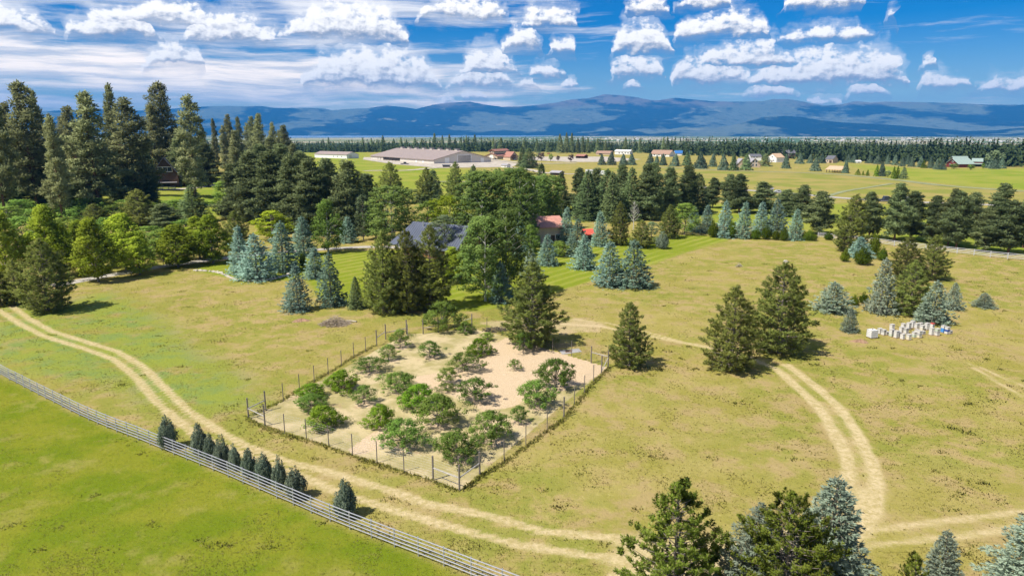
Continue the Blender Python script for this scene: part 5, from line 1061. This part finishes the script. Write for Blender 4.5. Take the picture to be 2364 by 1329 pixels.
# ------------------------------------------------------------------ small things
paint('h_white', (0.62, 0.60, 0.56), var=0.1, scale=6); paint('h_cream', (0.66, 0.60, 0.46), var=0.12, scale=6); paint('h_sage', (0.48, 0.55, 0.42), var=0.12, scale=6); paint('h_blue', (0.07, 0.26, 0.62), var=0.1, scale=6); paint('h_navy', (0.05, 0.09, 0.30), var=0.1, scale=6); paint('h_grey', (0.42, 0.41, 0.39), var=0.15, scale=6); paint('h_lid', (0.50, 0.47, 0.42), 0.6, var=0.2, scale=6); paint('h_red', (0.5, 0.06, 0.05)); paint('pallet', (0.33, 0.24, 0.15), 0.9, var=0.2, scale=6)
HIVES = [(800,755,'ww'),(838,768,'wg'),(872,766,'g'),(918,782,'sww'),(925,712,'ww'),(968,797,'www'),(992,792,'wg'),(1040,705,'ww'),(1095,712,'gww'),(1022,742,'ww'),(1033,812,'ww'),(1068,752,'wg'),(1096,817,'cw'),(1133,695,'www'),(1178,702,'ww'),(1215,698,'cw'),(1152,792,'sw'),(1203,797,'cgw'),(1240,760,'g'),(1182,744,'w'),(1232,722,'cw'),(1280,715,'www'),(1332,718,'wwr'),(1328,768,'www'),(1386,774,'wgs'),(1447,742,'bbw'),(1487,757,'wnw'),(1516,754,'g')]
MATH = dict(w='h_white', c='h_cream', g='h_grey', s='h_sage', b='h_blue', n='h_navy', r='h_white'); rr = random.Random(8); hx = []
NUMW = {1: 'single-box', 2: 'two-box', 3: 'three-box'}; CW = dict(w='white', c='cream', g='grey', s='sage', b='blue', n='navy', r='white')
for n, (zx, zy, code) in enumerate(sorted(HIVES)):
    p = ground_at(1850+zx/4.43, 600+zy/4.43); root = link('beehive', None, None, p, math.radians(22+rr.uniform(-6, 6)))
    cl = 'blue' if 'b' in code else 'navy striped' if 'n' in code else 'red-lidded' if 'r' in code else CW[code[0]]
    tag(root, '%s beehive from the left below the wide pale spruce, %s %s stack' % (ORD[n], NUMW[len(code)], cl), 'beehive', 'beehives below the wide pale spruce')
    z = 0.12; MB().box((0, 0, 0.06), (0.60, 0.54, 0.12)).build('floor_board', M['pallet'], root)
    for c in code:
        h = 0.36 if len(code) < 3 else 0.32; bxx = MB().box((0, 0, z+h/2), (0.56, 0.48, h-0.012)).build('hive_box', M[MATH[c]], root)
        MB().box((0, -0.245, z+h*0.62), (0.14, 0.012, 0.04)).build('hand_hold', M['dark'], bxx); z += h
    MB().box((0, 0, z+0.035), (0.62, 0.54, 0.07)).build('lid', M['h_red' if 'r' in code else 'h_lid'], root)
p = ground_at(2012.5, 779.5); root = link('water_tank', None, None, p, math.radians(14)); tag(root, 'caged white square water tank left of the beehives', 'tank')
MB().box((0, 0, 0.73), (1.12, 0.98, 1.1)).build('tank', M['w_white'], root)
MB().tube([(0,0,1.28),(0,0,1.36)], 0.12, 10).build('cap', M['dark'], root)
for k in range(5): MB().box((0, 0, 0.06+0.0) if k == 4 else (-0.45+0.3*k, 0, 0.06), (1.2, 1.0, 0.03) if k == 4 else (0.12, 1.0, 0.12)).build('pallet_board', M['pallet'], root, (0, 0, 0.075 if k == 4 else 0))
for k in range(6):
    x = -0.57+k*0.228; MB().box((x, -0.505, 0.73), (0.022, 0.022, 1.16)).build('cage_bar', M['metal'], root); MB().box((x, 0.505, 0.73), (0.022, 0.022, 1.16)).build('cage_bar', M['metal'], root)
for k in range(5):
    z = 0.18+k*0.27; c = MB().box((0, -0.522, z), (1.18, 0.02, 0.022)).box((0, 0.522, z), (1.18, 0.02, 0.022)).box((0.585, 0, z), (0.02, 1.06, 0.022)).box((-0.585, 0, z), (0.02, 1.06, 0.022)).build('cage_hoop', M['metal'], root)
# stone edging of the spruce bed: every stone its own piece
paint('stone', (0.56, 0.50, 0.41), 0.9, var=0.25, scale=3); paint('soil', (0.30, 0.185, 0.11), 0.95, var=0.25, scale=2, bump=0.5); paint('brush', (0.36, 0.29, 0.21), 0.95, var=0.3, scale=4)
def rock_mesh(seed, s):
    r = random.Random(seed); mb = MB(); n = 7; v = []
    for lev, (zz, k) in enumerate(((-.15, .9), (.30, 1.0), (.62, .62))):
        for i in range(n): a = 6.283*i/n; q = k*(0.8+0.4*r.random()); v.append((s*q*math.cos(a)*0.62, s*q*math.sin(a)*0.45, s*zz*(0.85+.3*r.random())))
    f = [[i, (i+1) % n, n+(i+1) % n, n+i] for i in range(n)]+[[n+i, n+(i+1) % n, 2*n+(i+1) % n, 2*n+i] for i in range(n)]+[[2*n+i for i in range(n)]]
    mb.poly(v, f); return mb.mesh('stone', M['stone'])
ROCK = [rock_mesh(i, 0.5) for i in range(5)]
def stones(name, label, px, gap, sc=1.0):
    P = gpts(px); root = link(name, None, None, P[0]); tag(root, label, 'stone edging'); O = P[0]; r = random.Random(3); carry = 0.0; n = 0
    for a, c in zip(P[:-1], P[1:]):
        d = c-a; t = carry
        while t < d.length:
            q = a+d*(t/d.length); q = Vector((q.x+r.uniform(-.12, .12), q.y+r.uniform(-.12, .12), float(terrain(q.x, q.y)))); k = sc*r.uniform(.6, 1.15)
            link('stone', ROCK[n % 5], root, q-O, r.random()*6.28, (k, k, k*0.8)); n += 1; t += gap*r.uniform(.8, 1.2)
        carry = t-d.length
stones('stone_edging', 'curved pale stone edging round the spruce bed', [(450,625),(485,627),(510,631),(530,641),(548,647),(575,650),(610,648),(640,643),(664,636),(672,628)], 0.62, 1.35)
p = ground_at(676, 620); tag(link('boulder', rock_mesh(9, 1.6), None, p, 0.4), 'grey boulder standing at the right end of the spruce bed', 'boulder')
def heap(name, label, px, py, rx, ry, h, mat, seed, cat):
    p = ground_at(px, py); n = 22; v = []; f = []; r = np.random.default_rng(seed)
    for j in range(8):
        for i in range(n):
            a = 6.283*i/n; q = j/7; w = 1+0.18*math.sin(3*a+seed)+0.1*math.sin(7*a); v.append((rx*q*w*math.cos(a), ry*q*w*math.sin(a), h*max(0, 1-q**1.6)*(0.75+0.5*r.random())-0.03*q))
    for j in range(7):
        for i in range(n): f.append([j*n+i, j*n+(i+1) % n, (j+1)*n+(i+1) % n, (j+1)*n+i])
    return tag(link(name, new_mesh(name, v, f, [mat]), None, p, 0.0), label, cat)
heap('soil_mound', 'low brown soil mound in the grass left of the brush pile', 696, 740, 1.5, 1.1, 0.35, M['soil'], 2, 'mound')
heap('soil_mound', 'brown burrow mound in the grass below the water tank', 1985, 788, 1.3, 0.9, 0.3, M['soil'], 5, 'mound')
def brush_pile(name, label, px, py, R, h, n, mat, seed, cat='brush pile'):
    p = ground_at(px, py); r = random.Random(seed); root = link(name, None, None, p); tag(root, label, cat)
    mb = MB()
    for i in range(n):
        a = r.random()*6.28; q = R*math.sqrt(r.random()); x, y = q*math.cos(a)*1.4, q*math.sin(a); z = h*(1-q/R)*r.random()+0.05; b_ = r.random()*3.14; l = r.uniform(0.5, 1.3); e = r.uniform(-.35, .5)
        mb.tube([(x-l/2*math.cos(b_), y-l/2*math.sin(b_), max(0.02, z-e*l/2)), (x+l/2*math.cos(b_), y+l/2*math.sin(b_), max(0.05, z+e*l/2))], [r.uniform(.02, .05), 0.012], 4, cap=False)
    tag(mb.build('branches', mat, root), kind='stuff'); return root
brush_pile('brush_pile', 'pile of grey cut branches in the grass left of orchard', 774, 748, 1.7, 1.7, 520, M['brush'], 3)
brush_pile('burn_pile', 'dark charred pile behind the back orchard fence', 1146, 762, 1.5, 0.5, 120, M['dark'], 6)
brush_pile('dead_shrub', 'thin grey dead shrub in the open meadow', 1706, 615, 0.5, 1.4, 40, M['deadwood'], 12, 'shrub')
p = ground_at(812, 743); tag(MB().tube([(-.9,0.1,.16),(0,.02,.17),(.85,-.3,.16)], [.15,.16,.14], 9).build('log', M['deadwood'], None, p), 'pale cut log lying right of the brush pile', 'log')
# leafless pale birch
p = ground_at(1462, 530); root = link('bare_tree', None, None, p); tag(root, 'bare pale birch among the pines behind the wide spruces', 'tree'); r = random.Random(2); H_ = height_of(p, 466); mb = MB(); tb = MB().tube([(0,0,-.2),(0.05,0,H_*.5),(0,0.05,H_)], [.14,.09,.02], 7).build('trunk', M['bark_pale'], root)
for i in range(60):
    z = H_*(.25+.72*r.random()); a = r.random()*6.28; l = (H_-z)*.35+.6; mb.tube([(0,0,z),(l*.5*math.cos(a),l*.5*math.sin(a),z+l*.5),(l*.8*math.cos(a),l*.8*math.sin(a),z+l)], [.03,.02,.008], 4, cap=False)
mb.build('branches', M['bark_pale'], root)
# round target out in the meadow
p = ground_at(1813, 612); root = link('archery_target', None, None, p, -0.2); tag(root, 'small round white and red target standing in the far meadow', 'target')
MB().tube([(0,-.12,.62),(0,.12,.66)], 0.56, 20).build('butt', M['h_white'], root); MB().tube([(0,-.14,.62),(0,-.121,.62)], 0.34, 20).build('red_ring', M['h_red'], root); MB().tube([(0,-.16,.62),(0,-.141,.62)], 0.14, 16).build('bullseye', M['h_white'], root)
for s in (-1, 1): MB().tube([(s*.45,.1,-.05),(s*.18,.0,1.0)], .03, 6).build('leg', M['wood_grey'], root)
p = ground_at(1316, 811); root = link('tarp', None, None, p, 0.35); tag(root, 'grey tarp lying flat beside the back orchard fence', 'tarp'); MB().poly([(-1.6,-.9,.03),(1.5,-.7,.03),(1.7,.8,.03),(-1.3,.9,.03),(-.2,.1,.12),(-1.6,-.9,-.02),(1.5,-.7,-.02),(1.7,.8,-.02),(-1.3,.9,-.02)], [(0,1,4),(1,2,4),(2,3,4),(3,0,4),(0,5,6,1),(1,6,7,2),(2,7,8,3),(3,8,5,0)]).build('sheet', M['w_grey'], root); MB().poly([(-.9,-.4,.13),(0,-.5,.20),(.4,.2,.18),(-.5,.5,.14),(-.9,-.4,.02),(0,-.5,.02),(.4,.2,.02),(-.5,.5,.02)], [(0,1,2,3),(0,4,5,1),(1,5,6,2),(2,6,7,3),(3,7,4,0)]).build('soil_patch', M['soil'], root)
# vehicles round the farm
def vehicle(name, label, cat, px, py, rz, L, Wd, H, body, kind):
    p = ground_at(px, py); root = link(name, None, None, p, rz); tag(root, label, cat); w = 0.42
    if kind == 'pickup':
        prof = [(0,.55),(0,1.05),(.33*L,1.1),(.40*L,H),(.62*L,H),(.70*L,1.12),(L,1.02),(L,.55)]
    elif kind == 'car': prof = [(0,.45),(0,.95),(.12*L,1.0),(.25*L,H),(.68*L,H),(.82*L,.98),(L,.85),(L,.45)]
    else: prof = [(0,.55),(0,H),(.90*L,H),(L,H*.72),(L,.55)]
    n = len(prof); v = [(x, -Wd/2, z) for x, z in prof]+[(x, Wd/2, z) for x, z in prof]
    MB().poly(v, [list(range(n)), [n+i for i in reversed(range(n))]]+[[i, n+i, n+(i+1) % n, (i+1) % n] for i in range(n)]).build('body', M[body], root)
    for x in ((.18*L, .80*L) if kind != 'trailer' else (.38*L, .52*L)):
        for s in (-1, 1): tr = MB().tube([(x, s*(Wd/2-.12), w*.9), (x, s*(Wd/2+.08), w*.9)], w, 12).build('wheel', M['rubber'], root); MB().tube([(x, s*(Wd/2+.06), w*.9), (x, s*(Wd/2+.10), w*.9)], w*.55, 10).build('rim', M['metal'], tr)
    if kind == 'trailer':
        for k in range(3): MB().box((.2*L+k*.22*L, -Wd/2-.01, H*.68), (.13*L, .05, .5)).build('window', M['glass'], root)
        MB().tube([(L,0,.6),(L+1.3,0,.55)], .07, 6).build('hitch', M['metal'], root)
    else:
        for s in (-1, 1): MB().box((.5*L, s*Wd/2, H-.32), (.22*L, .05, .36)).build('window', M['glass'], root)
        MB().box((.665*L if kind == 'pickup' else .755*L, 0, (H+1.1)/2), (.04*L, Wd*.85, .42)).build('windscreen', M['glass'], root)
paint('v_dark', (0.03, 0.035, 0.045), 0.3); paint('v_white', (0.75, 0.75, 0.74), 0.35); paint('v_red', (0.35, 0.04, 0.04), 0.35); paint('v_silver', (0.4, 0.41, 0.43), 0.35)
vehicle('pickup_truck', 'dark pickup parked at the stable door', 'pickup', 1137, 369, 0.1, 6.4, 2.2, 2.0, 'v_dark', 'pickup')
vehicle('camper_trailer', 'left white camper trailer behind the dark conifer belt', 'trailer', 1352, 403, 0.05, 8.5, 2.6, 3.6, 'v_white', 'trailer')
vehicle('horse_trailer', 'right white horse trailer with windows behind the belt', 'trailer', 1376, 404.5, -0.05, 7.0, 2.5, 3.2, 'v_white', 'trailer')
vehicle('flatbed_truck', 'black truck on the gravel road behind right pine row', 'truck', 2024, 465, -0.1, 7.5, 2.4, 2.4, 'v_dark', 'pickup')
vehicle('white_van', 'white van on the gravel road between two dark pines', 'van', 2088, 467, -0.1, 5.2, 2.1, 2.4, 'v_white', 'car')
vehicle('red_car', 'small red car parked by the far paddock', 'car', 1263, 356, 0.1, 4.8, 1.9, 1.6, 'v_red', 'car')
vehicle('silver_car', 'silver car beside the grey hut on the gravel road', 'car', 1786, 445.5, -0.1, 4.6, 1.9, 1.5, 'v_silver', 'car')
vehicle('farm_truck', 'dark truck parked in front of the riding barn porch', 'truck', 925, 380, 0.0, 8.0, 2.4, 2.5, 'v_dark', 'pickup')
# utility poles
for x, y, ty, lab in ((850,349,323,'wooden utility pole behind the riding barn roof, left'),(1143,352,322,'wooden utility pole behind the stable'),(1621,355,340,'wooden utility pole above the spruce row')):
    p = ground_at(x, y); h = height_of(p, ty); root = link('utility_pole', None, None, p); tag(root, lab, 'pole'); MB().tube([(0,0,-.3),(0,0,h)], [.35,.25], 7).build('pole', M['wood_grey'], root); MB().box((0,0,h-1.2), (4.5,.25,.3)).build('crossarm', M['wood_grey'], root)
# the far town: hundreds of tiny houses, one mass
def town():
    r = random.Random(21); mb = MB()
    for i in range(320):
        px = 1180+1230*r.random()**0.8; a = math.atan2(pix_dir(px, 320).x, pix_dir(px, 320).y); d = 5200+r.random()*4800; x, y = d*math.sin(a), d*math.cos(a)
        L, D_, H_ = r.uniform(8, 30), r.uniform(8, 14), r.uniform(3, 6); z = float(terrain(x, y)); rz = r.random()*3.1; ca, sa = math.cos(rz), math.sin(rz)
        P = [(-L/2,-D_/2,-1),(L/2,-D_/2,-1),(L/2,D_/2,-1),(-L/2,D_/2,-1),(-L/2,-D_/2,H_),(L/2,-D_/2,H_),(L/2,D_/2,H_),(-L/2,D_/2,H_),(-L/2,0,H_*1.5),(L/2,0,H_*1.5)]
        mb.poly([(x+px_*ca-py_*sa, y+px_*sa+py_*ca, z+pz) for px_, py_, pz in P], [(0,1,5,4),(2,3,7,6),(1,2,6,9,5),(3,0,4,8,7),(4,5,9,8),(6,7,8,9)])
    tag(mb.build('town', M['w_cream']), 'scattered pale houses of the far valley town', 'town', kind='stuff')
town()

# ------------------------------------------------------------------ grass and weeds
def grass():
    r = np.random.default_rng(3); n = 170000
    # nearer ground gets more tufts
    y = 40+150*r.random(n)**1.55; x = (r.random(n)-0.5)*2*(0.80*y+9)
    # ragged fringe along the orchard fence
    fx = []
    for P in (PO[:20], PG[2:]):
        for a, c in zip(P[:-1], P[1:]):
            k = int((c-a).length*22); t = r.random(k); o = np.abs(r.normal(size=k))*0.3; d = (c-a); nn = Vector((d.y, -d.x, 0)).normalized(); cen = Vector((-1, 88, 0)); s = 1.0 if (a-cen).dot(nn) > 0 else -1.0
            fx.append(np.stack([a.x+d.x*t+nn.x*s*o, a.y+d.y*t+nn.y*s*o], -1))
    fx = np.concatenate(fx); X = np.concatenate([x, fx[:, 0]]); Y = np.concatenate([y, fx[:, 1]]); fr = np.concatenate([np.zeros(n), np.ones(len(fx))])
    # coarse green tussocks and weeds here and there
    q = 230; ty = 44+130*r.random(q)**1.3; tx = (r.random(q)-0.5)*2*(0.78*ty+5); rad = 0.25+0.5*r.random(q)**2; kk = 15
    wx = (np.repeat(tx, kk)+r.normal(size=q*kk)*np.repeat(rad, kk)); wy = (np.repeat(ty, kk)+r.normal(size=q*kk)*np.repeat(rad, kk)*0.7)
    X = np.concatenate([X, wx]); Y = np.concatenate([Y, wy]); fr = np.concatenate([fr, np.full(q*kk, 0.85)])
    A, B, Cc = masks(X, Y)
    keep = (A[:, 0] < 0.35*r.random(len(X))+0.12) & ((A[:, 2] < 0.3) | (fr > 0.9)) & ((A[:, 1] < 0.4)) & ((fbm(X/7, Y/7, 3, 2) > 0.2+0.25*r.random(len(X))) | (fr > 0))
    X, Y, fr, A, B, Cc = X[keep], Y[keep], fr[keep], A[keep], B[keep], Cc[keep]; A[:, 2] = 0; Cc[:] = 0; Z = terrain(X, Y); m = len(X); k = 3
    hgt = (0.05+0.08*r.random(m)**2+0.05*(fbm(X/3, Y/3, 2, 8) > 0.62))*(1-0.35*A[:, 3])+fr*0.14; tn = np.clip(0.5+0.28*r.normal(size=m)-0.32*fr, 0, 1)
    C = np.repeat(np.stack([X, Y, Z-0.02], -1), k, 0)+np.concatenate([r.normal(size=(m*k, 2))*0.07, np.zeros((m*k, 1))], 1); D = r.normal(size=(m*k, 3))*0.45; D[:, 2] = 1.0
    V = blades(C, D, np.repeat(hgt, k)*(0.7+0.6*r.random(m*k)), np.repeat(0.03+0.10*hgt/0.3, k), r)
    Q = np.arange(4*m*k).reshape(-1, 4); rep = lambda a: np.repeat(a, 4*k, 0)
    tag(link('grass', new_mesh('grass', V, Q, [M['grass']], dict(ma=rep(A), mb=rep(B), mc=rep(Cc), tint=np.repeat(tn, 4*k)))), 'tufts of dry meadow grass over the near field', 'grass', kind='stuff')
grass()
